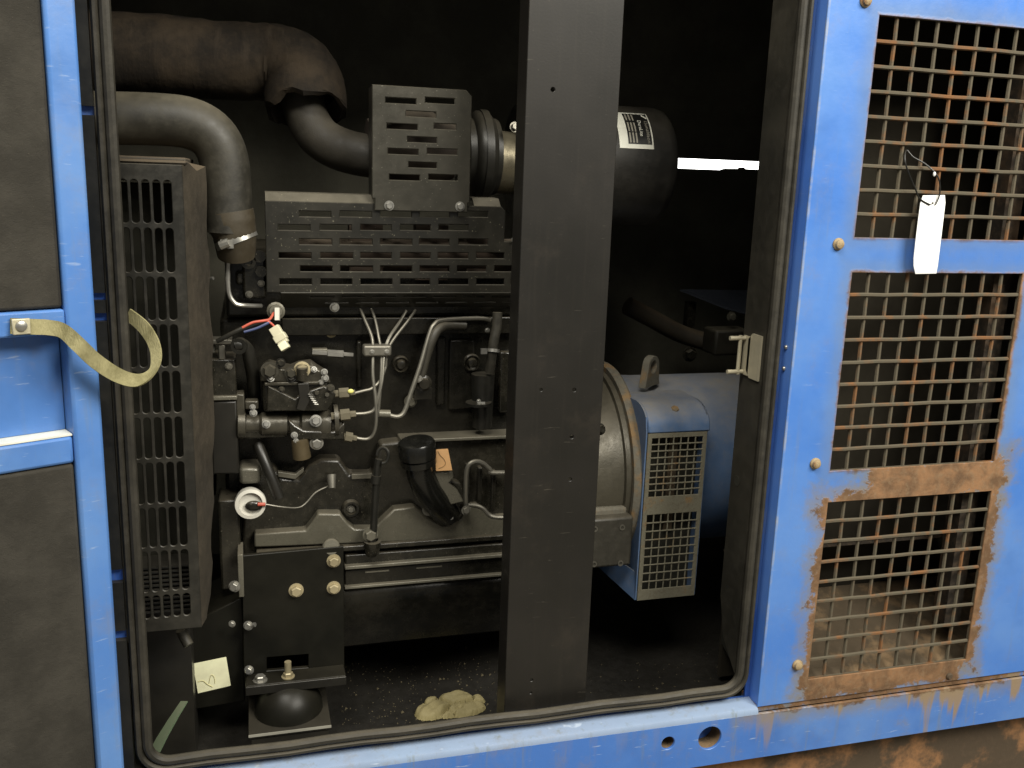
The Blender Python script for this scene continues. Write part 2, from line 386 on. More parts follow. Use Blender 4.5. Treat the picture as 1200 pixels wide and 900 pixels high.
for hx, r in ((783, 0.0122), (832, 0.0209)):
    c = at(hx, 871 if hx == 783 else 865, -0.004); t = MB()
    t.rings([[(c.x + rr*math.cos(2*math.pi*i/24), yy, c.z + rr*math.sin(2*math.pi*i/24)) for i in range(24)] for rr, yy in
             ((r + 0.004, 0.0015), (r, 0.0015), (r, 0.045), (r*0.2, 0.046))], cap=False)
    part('hole_sleeve', t, m_inner, rail)
# rubber seal, two beads, rounded corners
def seal_path(ins, y):
    x0, x1, z0 = X0 + ins, X1 - ins, ZS + ins; r = 0.032 - ins*0.5; P = [(x0, 1.84)]
    for i in range(9): a = R(180 + 90*i/8); P.append((x0 + r + r*math.cos(a), z0 + r + r*math.sin(a)))
    for k in range(1, 16): P.append((x0 + r + (x1 - x0 - 2*r)*k/16, z0 + 0.0012*math.sin(k*1.7)))
    for i in range(9): a = R(270 + 90*i/8); P.append((x1 - r + r*math.cos(a), z0 + r + r*math.sin(a)))
    P.append((x1, 1.84)); return [Vector((x, y, z)) for x, z in P]
mb = MB(); mb.tube(seal_path(-0.004, 0.022), 0.0095, 10, sq=(0.55, 1)); mb.tube(seal_path(0.007, 0.018), 0.0066, 10)
part('door_seal', mb, m_rubber, enc, 'dusty black rubber seal round the door opening')
# hinge side gasket strips (gaps show the blue frame)
mb = MB()
for z0, z1 in ((1.384, 1.84), (1.172, 1.374), (1.148, 1.163), (0.822, 1.138), (0.738, 0.804), (0.50, 0.724)):
    mb.box((-0.181, 0.018, z0), (-0.166, 0.0275, z1))
part('hinge_gasket', mb, m_blackrub, enc)
# central upright
def pillar_paint():
    n = NT('pillar_black_paint'); big = n.noise(4, 4, 0.6); st_ = n.noise(1.0, 4, 0.6, n.scaled(160, 40, 5)); sc_ = n.noise(1.0, 3, 0.6, n.scaled(24, 24, 240)); f = n.noise(300, 3)
    c = n.mix(n.ramp(big, 0.3, 0.7), (0.010, 0.0092, 0.0075), (0.015, 0.0133, 0.011))
    c = n.mix(n.ramp(st_, 0.5, 0.85, 0, 0.10), c, (0.05, 0.043, 0.032))
    c = n.mix(n.ramp(n.noise(11, 5, 0.7), 0.5, 0.8, 0, 0.35), c, (0.045, 0.036, 0.027))
    c = n.mix(n.ramp(sc_, 0.66, 0.74, 0, 0.35), c, (0.10, 0.09, 0.07))
    c = n.mix(n.ramp(f, 0.70, 0.75, 0, 0.5), c, (0.12, 0.105, 0.08))
    n.bump(n.math('ADD', f, n.math('MULTIPLY', big, 3)), 0.05, 0.001)
    return n.out(c, n.ramp(big, 0.3, 0.7, 0.38, 0.43), 0, 0.38)
m_pillar = pillar_paint()
xl, xr, ym = 0.350, 0.4775, 0.040
hs = [(648, 105, 3.2), (634, 457, 2.6), (673, 457, 3), (670, 512, 3.2), (668, 562, 3), (623, 797, 2.6), (622, 812, 2.2)]
hl = []
for u, v, r in hs: p = at(u, v, ym); hl.append(circ(p.x, p.z, r*1.15/1000, 12))
mb = MB(); plate_xz(mb, rect(xl, 0.44, xr, 1.88), hl, ym, 0.004, 0.0008)
mb.box((xl, ym + 0.0042, 0.44), (xl + 0.004, ym + 0.045, 1.88)); mb.box((xr - 0.004, ym + 0.0042, 0.44), (xr, ym + 0.045, 1.88))
part('door_pillar', mb, m_pillar, enc, 'flat black steel upright with small drilled holes across the opening')
# shell round the machine room
part('floor_tray', MB().box((-0.55, 0.034, 0.425), (1.74, 0.978, 0.437)), painted('oily_tray', (0.006, 0.0055, 0.0045), 0.6, 0.07, spot=(0.07, 0.06, 0.035), bump=0.8), enc)
p = at(700, 187, 0.98); q = at(930, 200, 0.98)
mb = MB(); plate_xz(mb, rect(-0.60, 0.43, 2.2, 1.96), [(lambda x0, x1, z0, z1, n0, n1, n2: [(x0, z0), (n0, z0), (n1, z0 + .004), (n2, z0 + .005), (n2 + .002, z0 + .009), (n2 + .008, z0 + .009), (n2 + .010, z0 + .005), (x1, z0 + .003), (x1, z1), (x0, z1)])(at(730, 193, 0.98).x, at(925, 193, 0.98).x, at(840, 199.0, 0.98).z, at(840, 187.0, 0.98).z, at(848, 199, .98).x, at(852, 199, .98).x, at(869, 199, .98).x)], 0.98, 0.02)
part('rear_wall', mb, m_lining, enc)
wl = NT('daylight_glow'); wl.b.inputs['Emission Color'].default_value = (1, 0.99, 0.96, 1); wl.b.inputs['Emission Strength'].default_value = 5.0
c_ = at(840, 193, 2.4); glow_box = MB().box((c_.x - 0.9, 2.4, c_.z - 0.35), (c_.x + 0.7, 2.42, c_.z + 0.45))  # added glowing panel in place of the bright outside beyond the slot
single('daylight_panel', glow_box, wl.m, 'added glowing panel for the bright daylight seen through the slot beside the air filter', 'glowing panel')
part('roof', MB().box((-0.82, -0.03, 1.97), (2.2, 1.02, 2.0)), m_panel, enc)
part('roof_lining', MB().box((-0.55, 0.04, 1.89), (1.59, 0.97, 1.96)), m_lining, enc)
part('end_wall', MB().box((-0.60, 0.034, 0.44), (-0.57, 0.975, 1.96)), m_lining, enc)
part('far_end_wall', MB().box((1.752, 0.004, 0.43), (1.78, 0.975, 1.96)), m_lining, enc)
part('lintel_lining', MB().box((-0.56, 0.0325, 1.79), (0.75, 0.039, 1.889)), m_dark, enc)
# partition between machine room and vent plenum (right jamb) with chamfered lower corner
jx = 0.728; P = [(0.034, 1.885), (0.098, 1.885), (0.098, 0.665), (0.078, 0.60), (0.034, 0.56)]
mb = MB().prism([(jx, y, z) for y, z in P], (0.006, 0, 0))
part('jamb_plate', mb, painted('dusty_black_plate', (0.020, 0.0185, 0.014), 0.5, 0.6, bump=0.1, mottle=0.3), enc)
part('partition', MB().box((1.60, 0.21, 0.44), (1.63, 0.97, 1.885)), m_lining, enc)
# rusty plenum behind the mesh
part('plenum_floor', MB().prism([(0.801, 0.006, 0.535), (0.801, 0.195, 0.610), (0.801, 0.195, 0.520), (0.801, 0.006, 0.520)], (0.94, 0, 0)), m_inner, enc, 'rust coloured dusty floor inside the lowest mesh vent')
part('plenum_back', MB().box((0.800, 0.20, 0.45), (1.75, 0.21, 1.955)), painted('plenum_lining', (0.030, 0.026, 0.019), 0.9, 0.1, spec=0.1), enc)
part('plenum_side', MB().prism([(0.7600, 0.05, 0.52), (0.7640, 0.05, 0.52), (0.800, 0.199, 0.52), (0.796, 0.199, 0.52)], (0, 0, 1.43)), m_dark, enc)
for x0, x1, y0 in ((1.118, 1.150, 0.030), (1.175, 1.19, 0.09)): part('plenum_post', MB().box((x0, y0, 0.605), (x1, y0 + 0.03, 1.78)), m_post, enc)
part('plenum_louvre', MB().obox((1.0, 0.14, 0.72), (0.22, 0, 0), (0, 0.05, -0.02), (0, 0.0015, 0.002)), m_post, enc)
m_screw = rusty('rusty_screw', (0.33, 0.25, 0.14), (0.20, 0.10, 0.04), 0.45, 60, 0.6)
# mesh vents: every wire its own piece
for k, (a, b, c, d) in enumerate(G):
    back = MB(); plate_xz(back, rect(a - 0.014, c - 0.014, b + 0.014, d + 0.014), [rect(a + 0.001, c + 0.001, b - 0.001, d - 0.001)], 0.0034, 0.003)
    gr = part('mesh_vent', back, m_wire, enc, ['square wire mesh vent at the top of the blue panel', 'square wire mesh vent in the middle of the blue panel', 'rusted lowest wire mesh vent with rust patches round it'][k])
    for i in range(1, 9):
        x = a + (b - a)*i/9; z = c + (d - c)*i/9
        w = lambda: random.uniform(-0.0005, 0.0005)
        part('wire', MB().tube([(x + w(), 0.0072, c - 0.01 + (d - c + 0.02)*j/9) for j in range(10)], 0.0030, 6), m_wire, gr)
        part('wire', MB().tube([(a - 0.01 + (b - a + 0.02)*j/9, 0.0045 , z + w()) for j in range(10)], 0.0030, 6), m_wire, gr)
for u, v in ((1014, 1), (982, 286), (955, 543), (934, 779)):
    c = at(u, v, 0.0)
    part('panel_screw', MB().lathe(c, (0, -1, 0), [(-0.001, 0.0088), (0.002, 0.0088), (0.0035, 0.0068), (0.0065, 0.0062), (0.0078, 0.004)], 16), m_screw, enc)
c = at(1112, 792, 0.0); part('panel_screw', MB().lathe(c, (0, -1, 0), [(-0.001, 0.006), (0.002, 0.006), (0.004, 0.004)], 12), m_skid, enc)
# latch keeper on the jamb
lk = MB(); c = at(882, 416, 0.062)
lk.prism([(jx - 0.0006, y, z) for y, z in ((0.040, c.z + 0.032), (0.066, c.z + 0.032), (0.076, c.z + 0.022), (0.076, c.z - 0.026), (0.066, c.z - 0.036), (0.040, c.z - 0.036))], (-0.003, 0, 0))
lk.cyl((jx - 0.004, 0.085, c.z + 0.022), (jx - 0.030, 0.085, c.z + 0.022), 0.0034, seg=10); lk.cyl((jx - 0.004, 0.085, c.z - 0.030), (jx - 0.030, 0.085, c.z - 0.030), 0.0034, seg=10)
lk.cyl((jx - 0.012, 0.085, c.z + 0.026), (jx - 0.012, 0.085, c.z - 0.034), 0.0030, seg=10)
lk.box((jx - 0.0036, 0.07, c.z - 0.034), (jx - 0.0012, 0.090, c.z + 0.026))
part('latch_keeper', lk, painted('passivated_zinc', (0.44, 0.40, 0.29), 0.45, 0.3, metal=0.3), enc, 'pale zinc latch keeper on the black jamb')
for u, v in ((915, 407), (913, 432)):
    c = at(u, v, 0.020); part('rivet', MB().ball((0.7548, 0.020, c.z), 0.0035, 0.0035, 0.0035, 10, 6), m_steel, enc)
c = at(863, 563, 0.08); part('plate_hole', MB().lathe((jx - 0.0004, 0.078, c.z), (1, 0, 0), [(0, 0.0085), (-0.0004, 0.0078), (0.0003, 0.006)], 14), m_dark, enc)
# rusty skid under the rail
mb = MB().box((-0.8, 0.035, 0.18), (1.75, 0.95, 0.4235)); part('skid_beam', mb, m_skid, enc, 'rust stained brown skid below the blue base rail')
mb = MB().box((-0.8, -0.010, 0.0), (1.75, 0.95, 0.178)); part('skid_foot', mb, m_skid, enc)

# ------------------------------------------------------------------ open door, hinged on the left, swung towards the viewer
DA = R(26); H = Vector((-0.172, -0.030, 0.0))
ds = Vector((-math.cos(DA), -math.sin(DA), 0)); dn = Vector((math.sin(DA), -math.cos(DA), 0))    # along the leaf, out of its inner face
def atd(u, v, lift=0.0):
    d = ray(u, v); o_ = H + dn*lift; return CAM + d*((o_ - CAM).dot(dn)/d.dot(dn))
def dl(u, v, lift=0.0): p = atd(u, v, lift) - H; return p.dot(ds), p.z
def dbox(mb, s0, s1, z0, z1, n0, n1):
    c = H + ds*(s0+s1)/2 + dn*(n0+n1)/2 + Vector((0, 0, (z0+z1)/2))
    return mb.obox(c, ds*abs(s1-s0)/2, dn*abs(n1-n0)/2, Vector((0, 0, abs(z1-z0)/2)))
sw = (dl(50, 0)[0] + dl(115, 890)[0])/2           # inner edge of the hinge stile
zc1, zc0 = dl(40, 365)[1], dl(40, 394)[1]         # cross bar
zl1, zl0 = dl(45, 518)[1], dl(45, 551)[1]
door = part('door', dbox(MB(), -0.004, 0.9, 0.42, 1.95, -0.050, -0.046), m_door, enc, 'open blue door leaf with black foam lining, swung out on the left')
s = MB(); dbox(s, -0.002, sw, 0.42, 1.95, -0.0458, 0.0); part('hinge_stile', s, m_door, door, bevel=0.004)
s = MB(); dbox(s, sw + 0.0005, 0.9, zc0, zc1, -0.0458, -0.001); part('cross_bar', s, m_door, door, bevel=0.0025)
s = MB(); dbox(s, sw + 0.0005, 0.9, zl0, zl1, -0.0458, -0.004); part('lower_cross_bar', s, m_door, door, bevel=0.004)
s = MB(); dbox(s, sw + 0.0008, 0.9, zl1 + 0.0002, zl1 + 0.0022, -0.030, -0.0055); part('pale_ledge', s, painted('pale_ledge_colour', (0.66, 0.66, 0.58), 0.4, 0.2, updust=False), door, 'pale strip along the lower cross bar')  # separate pale strip laid on top of the blue bar
for z0, z1 in ((zc1 + 0.001, 1.94), (0.43, zl0 - 0.001)):
    s = MB(); dbox(s, sw + 0.001, 0.9, z0, z1, -0.0458, -0.005); part('foam_panel', s, m_foam, door, 'dusty charcoal foam lining on the door', bevel=0.004)
s = MB(); dbox(s, sw + 0.001, 0.9, zl1 + 0.0026, zc0 - 0.0005, -0.0458, -0.030); part('recessed_panel', s, m_door, door)
# check strap between door and frame
path = [(12, 382, .004), (40, 383, .004), (58, 384, .006), (74, 388, .012), (92, 404, .03), (112, 423, .045), (138, 440, .055), (160, 446, .055), (176, 438, .045), (183, 421, .03), (180, 402, .01), (168, 383, -.01), (150, 368, -.03)]
P = []; W = []
for i, (u, v, l) in enumerate(path):
    if i < 4: P.append(atd(u, v, l))
    else: P.append(at(u, v, [-.075, -.066, -.058, -.054, -.045, -.030, -.012, 0.004, 0.02][i - 4]))
hw = 0.0085; cut = cr*1.0
wd = [(0,1,0), (0,1,0), (0,1,.05), (.2,1,.1), (.55,.85,.2), (.5,.85,.3), (.33,.85,.45), (.05,.85,.5), (-.35,.6,.7), (-.85,.15,.5), (-.9,-.25,.4), (-.75,-.6,.35), (-.55,-.7,.5)]
for a, b, c in wd: W.append((cr*a + cu*b + cf*c).normalized()*hw)
PP = spline(P, 6); WW = [w.normalized()*hw for w in spline(W, 6)]
part('check_strap', MB().ribbon(PP, WW, 0.0022), m_web, enc, 'worn olive webbing strap looping from door to frame')
s = MB(); a, b = dl(13, 374, .006), dl(36, 391, .006); dbox(s, a[0], b[0], b[1], a[1], 0.0052, 0.0085)
st = part('strap_plate', s, painted('strap_plate_metal', (0.50, 0.46, 0.32), 0.4, 0.4, metal=0.3, bump=0.5), enc, bevel=0.001)
c = atd(25, 382, 0.0085); part('rivet', MB().lathe(c, dn, [(0, 0.0062), (0.002, 0.0055), (0.0032, 0.003)], 14), m_steel, st)

# ================================================================== RADIATOR
rad = thing('radiator', 'tall black slotted radiator guard with dusty brown side at the left of the opening', 'radiator', (-0.11, 0.10, 0.437))
yg = 0.080
rows = [208, 264.5, 322, 378, 433, 487, 540, 593, 644, 696, 727]
zz = [at(180, v, yg).z for v in rows]; sl = []
cx = [(140.4, 149.6), (153.2, 162.4), (166.4, 175.6), (179.2, 188.4), (192, 201.4)]
cols = [(at(a, 235, yg).x, at(b, 235, yg).x) for a, b in cx]
for i in range(10):
    for a, b in cols: sl.append(slot(a - .0008, zz[i+1] + 0.0020, b + .0008, zz[i] - 0.0020))
gx1 = -0.0785; gx0 = -0.170
mb = MB(); plate_xz(mb, rect(gx0, at(200, 738, yg).z, gx1, at(180, 193, yg).z), sl, yg, 0.003, 0.0009)
part('slotted_guard', mb, m_radi, rad)
zb, zt = at(200, 738, yg).z, at(180, 193, yg).z
mb = MB(); mb.prism([(gx1, yg + 0.0004, zb), (gx1, yg + 0.0004, zt), (gx1 + 0.006, yg + 0.012, zt), (gx1 + 0.028, yg + 0.10, zt + 0.002), (gx1 + 0.028, yg + 0.10, zt - 0.02),
          (gx1 + 0.020, yg + 0.08, zb + 0.03), (gx1 + 0.006, yg + 0.012, zb)], (-0.003, 0.0, 0))
# faceted shroud side with diagonal creases
mb = MB(); NS = 26; ra = []; rb = []
for i in range(NS + 1):
    t = i/NS; z = zb + (zt - zb)*t; wv = 0.0010*math.sin(i*1.3) + 0.0012*random.uniform(-1, 1); tp = 0.30 + 0.45*min(1, t*2.2)
    ra.append([(gx1 + 0.0005, yg + 0.001, z), (gx1 + 0.007, yg + 0.018, z + 0.004), (gx1 + 0.020*tp + wv*0.4, yg + 0.06, z - 0.006 + wv), (gx1 + 0.032*tp + wv, yg + 0.105, z + wv),
               (gx1 + 0.024*tp, yg + 0.108, z), (gx1 - 0.003, yg + 0.004, z)])
mb.rings(ra); part('shroud_side', mb, m_raddust, rad)
mb = MB().box((gx0, yg + 0.004, zt + 0.0005), (gx1 + 0.006, yg + 0.07, zt + 0.006)); mb.box((gx0 - 0.02, yg + 0.035, zt - 0.02), (gx1 + 0.004, yg + 0.20, zt + 0.010))
part('header_tank', mb, m_raddust, rad, bevel=0.006)
mb = MB()
for i in range(11):
    z = zb + 0.012 + (zt - zb - 0.03)*i/90; mb.box((gx0, yg + 0.03, z), (gx1 - 0.006, yg + 0.075, z + 0.0022))
o = part('core_fins', mb, m_fins, rad)
part('core', MB().box((gx0 - 0.01, yg + 0.076, zb), (gx1 - 0.001, yg + 0.20, zt - 0.025)), m_dark, rad)
a = at(212, 738, yg + 0.04); part('drain_spout', MB().tube([a, a + Vector((0.004, 0, -0.012)), a + Vector((0.010, -0.006, -0.022))], 0.0075, 12), m_hose, rad)
part('side_channel', MB().box((gx0 - 0.010, yg - 0.006, zb - 0.01), (gx0 + 0.016, yg - 0.001, zt + 0.01)), m_radi, rad)
part('lower_bracket', MB().box((gx0, yg + 0.08, 0.4375), (gx1 - 0.02, yg + 0.16, zb - 0.0005)), m_plate, rad)

# ================================================================== HOSES AND PIPES ABOVE
hose = thing('charge_air_hose', 'dusty grey bent hose running over the radiator to a silver clamp', 'hose', tuple(at(268, 280, 0.20)))
H_ = [(20, 134), (110, 138), (185, 140), (224, 145), (249, 160), (262, 186), (266, 225), (267, 272)]
hr = [.0345, .0345, .0345, .0345, .034, .0335, .0335, .033]
part('bent_pipe', MB().tube([at(u, v, 0.22) for u, v in H_], hr, 24, 5), m_hose, hose)
part('rubber_cuff', MB().tube([at(268, 248, 0.22), at(271, 262, 0.22), at(275, 276, 0.22), at(277, 300, 0.23)], [.034, .034, .030, .026], 24, 3), painted('brown_rubber', (0.045, 0.035, 0.02), 0.55, 0.6), hose)
ca = at(277, 281, 0.22); ax = (at(277, 281, 0.22) - at(270, 262, 0.22)).normalized() + Vector((0.10, -0.08, 0))
cl = part('hose_clamp', MB().lathe(ca - ax.normalized()*0.006, ax, [(0, .0285), (0, .0305), (0.011, .0305), (0.011, .0285)], 26), m_steel, hose)
part('clamp_screw', MB().cyl(at(258, 288, 0.19), at(268, 284, 0.188), 0.0065, seg=10).box(at(262, 291, 0.19) + Vector((-.004, 0, 0)), at(270, 281, 0.19) + Vector((.004, .006, 0))), m_steel, cl)

ex = thing('exhaust_pipe', 'brown lagged exhaust pipe with ragged end over a bare dark elbow', 'exhaust pipe', tuple(at(300, 80, 0.42)))
L = [(0, 58), (125, 62), (200, 66), (270, 72), (312, 73), (342, 80), (358, 100), (360, 128)]
yl = [0.42]*5 + [0.405, 0.385, 0.365]
rl = [.060, .060, .059, .058, .058, .0585, .0595, .0600]
part('lagging', MB().tube([at(u, v, y) for (u, v), y in zip(L, yl)], rl, 30, 6, wob=0.022, cap=False), m_lag, ex, 'brown fibrous pipe lagging with a ragged cut end')
# ragged thick cuff at the open end
cuff = MB(); e0 = at(357, 98, 0.385); e1 = at(359, 140, 0.358); T = (e1 - e0).normalized(); N = Vector((1, 0, 0)); N = (N - T*N.dot(T)).normalized(); B = T.cross(N); rg = []
for k, (t, r) in enumerate(((0, .0595), (.022, .063), (.044, .062), (.048, .054), (.020, .044))):
    rg.append([e0 + T*(t + (0.005*math.sin(j*1.3) + random.uniform(-.003, .003) if 1 < k < 4 else 0)) + (N*math.cos(2*math.pi*j/26) + B*math.sin(2*math.pi*j/26))*r*(1 + random.uniform(-.04, .04)) for j in range(26)])
cuff.rings(rg, cap=False); part('lagging_cuff', cuff, m_lag, ex)
E2 = [(352, 98, .39), (358, 132, .375), (374, 160, .36), (402, 176, .345), (440, 184, .335), (470, 186, .335)]
part('elbow', MB().tube([at(*p) for p in E2], [.033, .033, .033, .033, .033, .033], 24, 6), painted('sooty_pipe', (0.016, 0.0135, 0.009), 0.62, 0.5, bump=0.4), ex)

# ================================================================== AIR FILTER
fy = 0.44; fr = 0.104
f0 = at(612, 193, fy); f1 = at(795, 196, fy - fr*0.9)
af = thing('air_filter', 'black cylindrical air filter canister with black and white printed sticker', 'air filter', (f1.x - 0.1, fy, f0.z))
fc = Vector((f1.x - 0.27, fy, at(790, 196, fy - fr).z))
part('canister', MB().lathe(fc, (1, 0, 0), [(0, .07), (0.004, fr - 0.006), (0.012, fr), (0.250, fr), (0.262, fr - 0.003), (0.270, fr - 0.012), (0.272, .06), (0.265, .055)], 48), painted('filter_black_plastic', (0.020, 0.019, 0.017), 0.42, 0.35, bump=0.05), af)
def on_can(x, ang, lift=0.0006):                 # ang measured from the front (-Y) upwards
    r = fr + lift; return Vector((x, fc.y - r*math.cos(ang), fc.z + r*math.sin(ang)))
ref = {}
def can_xy(u, v):                               # where the sight line meets the canister
    d = ray(u, v); oy, oz = CAM.y - fc.y, CAM.z - fc.z
    a = d.y**2 + d.z**2; b = 2*(oy*d.y + oz*d.z); c = oy*oy + oz*oz - fr*fr
    t = (-b - math.sqrt(max(0, b*b - 4*a*c)))/(2*a); p = CAM + d*t
    return p.x, math.atan2(p.z - fc.z, -(p.y - fc.y))
sx1, sa1 = can_xy(757, 134); sx2, sa0 = can_xy(763, 175); sx1 = (sx1 + sx2)/2 + 0.002; sx0 = sx1 - 0.062
def patch(x0, x1, a0, a1, lift, n=14):
    m = MB(); m.rings([[on_can(x0, a0 + (a1-a0)*i/n, lift), on_can(x1, a0 + (a1-a0)*i/n, lift), on_can(x1, a0 + (a1-a0)*i/n, lift - 0.0006), on_can(x0, a0 + (a1-a0)*i/n, lift - 0.0006)] for i in range(n + 1)]); return m
m_stw = painted('sticker_white', (0.85, 0.83, 0.72), 0.35, 0.1, bump=0, updust=False); m_stb = painted('sticker_black', (0.012, 0.012, 0.011), 0.35, 0.1, bump=0, updust=False)
m_stg = painted('sticker_grey_print', (0.33, 0.31, 0.25), 0.4, 0.1, bump=0, updust=False)
stk = part('sticker', patch(sx0, sx1, sa0, sa1, 0.0008), m_stw, af, 'white edged black sticker with rotated lettering')
ar = (sa1 - sa0); bx0, bx1, ba0, ba1 = sx1 - 0.046, sx1 - 0.0025, sa0 + ar*0.10, sa1 - ar*0.05
part('sticker_field', patch(bx0, bx1, ba0, ba1, 0.0012), m_stb, stk)
def can_text(txt, x, a_top, height, length, mat, lift=0.0015):   # reads downwards, letter tops towards +X
    vs, fs = text_mesh(txt, 1.0, 0.0); w = max(v.x for v in vs); h = max(v.y for v in vs); m = MB()
    m.add([on_can(x + v.y/h*height, a_top - v.x/w*length/fr, lift) for v in vs], fs)
    part('lettering', m, mat, stk, smooth=0)
can_text('Donaldson', sx1 - 0.0125, ba1 - 0.24*ar, 0.0080, fr*ar*0.58, m_stg)
can_text('DuraLite', sx1 - 0.0245, ba1 - 0.22*ar, 0.0080, fr*ar*0.44, m_stw)
for i in range(3):                              # fine print, too small to read in the photograph
    x_ = bx0 + 0.003 + i*0.0058
    for t0, t1 in ((.03, .24), (.30, .55), (.58, .82)):
        part('fine_print', patch(x_, x_ + .0026, ba1 - t1*ar, ba1 - t0*ar, .0015, 6), m_stg, stk)
lg = MB()
for k in range(3): lg.rings([[on_can(sx1 - 0.0105 + 0.0026*k + 0.0018*math.cos(q), ba1 - 0.10*ar - 0.035*ar*(k - 1) + 0.026*math.sin(q)*(1 if j else 0), 0.0015) for j in (0, 1)] for q in [2*math.pi*i/10 for i in range(11)]], close=False, cap=False)
part('emblem', lg, m_stw, stk, smooth=0)
# inlet neck, metal band and rubber hump hose
nc = fc.copy(); ih = at(572, 183, 0.34); hz = ih.z
part('inlet_neck', MB().cyl((ih.x, 0.44 - 0.04, hz - 0.005), (fc.x + 0.004, 0.44 - 0.02, hz - 0.01), 0.052, seg=28), painted('shiny_band', (0.26, 0.23, 0.16), 0.3, 0.4, metal=0.8), af)
hump = part('hump_hose', MB().lathe((at(548, 183, 0.34).x, 0.40, hz), (1, 0, 0), [(0, .052), (.006, .062), (.016, .064), (.019, .070), (.026, .0745), (.040, .075), (.047, .070), (.052, .064), (.060, .062), (.061, .05)], 36), m_blackrub, af)
part('hose_clamp', MB().lathe((at(548, 183, 0.34).x + 0.030, 0.40, hz), (1, 0, 0), [(0, .0745), (0, .0765), (.012, .0765), (.012, .0745)], 36), m_blackrub, hump)
part('clamp_bolt', MB().bolt(at(603, 149, 0.33), (0, -1, 0.2), 0.0062), m_darksteel, af)

# ================================================================== ALTERNATOR
ay, az = 0.430, at(760, 572, 0.26).z; 
def AX(u, y=0.25, v=572): return at(u, v, y).x
alt = thing('alternator', 'faded blue alternator with mesh air inlet box and lifting eye', 'alternator', (AX(800), ay, 0.437))
m_alt = painted('faded_alternator_blue', (0.088, 0.155, 0.29), 0.46, 0.85, dustcol=(0.29, 0.245, 0.16), bump=0.15, spot=(0.3, 0.2, 0.1), mottle=0.6)
m_altd = rusty('dusty_rust_casting', (0.155, 0.145, 0.115), (0.25, 0.16, 0.075), 0.55, 16, 0.75)
xb = AX(752)
part('body', MB().lathe((xb, ay, az), (1, 0, 0), [(0, .10), (0, .158), (.01, .162), (.30, .162), (.31, .155), (.31, .05)], 56), m_alt, alt)
part('end_flange', MB().lathe((xb - 0.018, ay, az), (1, 0, 0), [(0, .15), (0, .1885), (.004, .1905), (.0145, .1905), (.018, .188), (.018, .15)], 72), m_altd, alt, 'rust edged round flange between engine and alternator')
part('adapter_ring', MB().lathe((xb, ay, az), (1, 0, 0), [(0.0005, .150), (0.0005, .164), (.05, .1625), (.05, .150)], 56), m_alt, alt)
# inlet box with rounded hood
x0, x1 = at(754, 600, 0.236).x, at(820, 600, 0.236).x
zt_, zh, zb_ = at(790, 507, 0.236).z, at(790, 471, 0.30).z, at(780, 700, 0.236).z
pr = [(0.236, zb_), (0.236, zt_ + 0.002)]
for i in range(9): a = R(180 - 90*i/8); pr.append((0.236 - 0.003 + 0.055 + 0.055*math.cos(a), zt_ + 0.004 + 0.042*math.sin(a)))
hood = [(0.2325, zt_ + 0.001)] + pr[2:] + [(0.36, zt_ + 0.046), (0.36, zt_ + 0.02), (0.25, zt_ + 0.001)]
part('inlet_hood', MB().prism([(x0 - 0.002, y, z) for y, z in hood], (x1 - x0 + 0.008, 0, 0)), m_alt, alt, 'curved blue hood over the inlet mesh', bevel=0.003)
sd = [(0.2365, zb_), (0.2365, zt_)] + [(y, z) for y, z in pr[3:] if y > 0.24] + [(0.34, zt_ + 0.044), (0.36, zb_ + 0.05), (0.30, zb_ + 0.004)]
part('box_side', MB().prism([(x0 - 0.0045, y, z) for y, z in sd], (0.0025, 0, 0)), m_alt, alt)
part('box_side', MB().prism([(x1 + 0.001, y, z) for y, z in sd], (0.0025, 0, 0)), m_alt, alt)
part('box_floor', MB().box((x0, 0.2365, zb_ - 0.001), (x1, 0.33, zb_ + 0.003)), m_alt, alt)
fl = MB().prism([(x0 - 0.05, 0.33, zb_ + 0.035), (x0 - 0.005, 0.2366, zb_ + 0.0), (x0 - 0.005, 0.2466, zb_ + 0.05), (x0 - 0.05, 0.34, zb_ + 0.07)], (0.0025, 0.002, 0)); part('scroll_skirt', fl, m_alt, alt)
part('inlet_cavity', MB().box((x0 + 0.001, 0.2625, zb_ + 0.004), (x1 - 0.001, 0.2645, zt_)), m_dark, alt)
part('stator_vane', MB().box((x0 + 0.05, 0.256, zb_ + 0.12), (x0 + 0.066, 0.260, zt_)), m_inner, alt)
zd0, zd1 = at(785, 601, 0.236).z, at(785, 581, 0.236).z
wz = [(zd1, at(790, 512, 0.236).z, 8), (at(785, 688, 0.236).z, zd0, 8)]
fm = MB(); plate_xz(fm, rect(x0 - 0.001, zb_, x1 + 0.001, zt_), [rect(x0 + 0.006, a, x1 - 0.006, b) for a, b, n in wz], 0.234, 0.0022, 0.0004)
mesh = part('inlet_mesh', fm, m_wire2, alt, 'cream grey square mesh over the alternator air inlet')
for a, b, n in wz:
    for i in range(1, 7):
        x = x0 + 0.006 + (x1 - x0 - 0.012)*i/7; part('wire', MB().cyl((x, 0.2355, a - 0.001), (x, 0.2355, b + 0.001), 0.0013, seg=6), m_wire2, mesh)
    for i in range(1, n + 1):
        z = a + (b - a)*i/(n + 1); part('wire', MB().cyl((x0 + 0.005, 0.2345, z), (x1 - 0.005, 0.2345, z), 0.0013, seg=6), m_wire2, mesh)
part('hood_nut', MB().bolt(at(790, 482, .258), (0, -.6, 1), .0075), m_altd, alt)
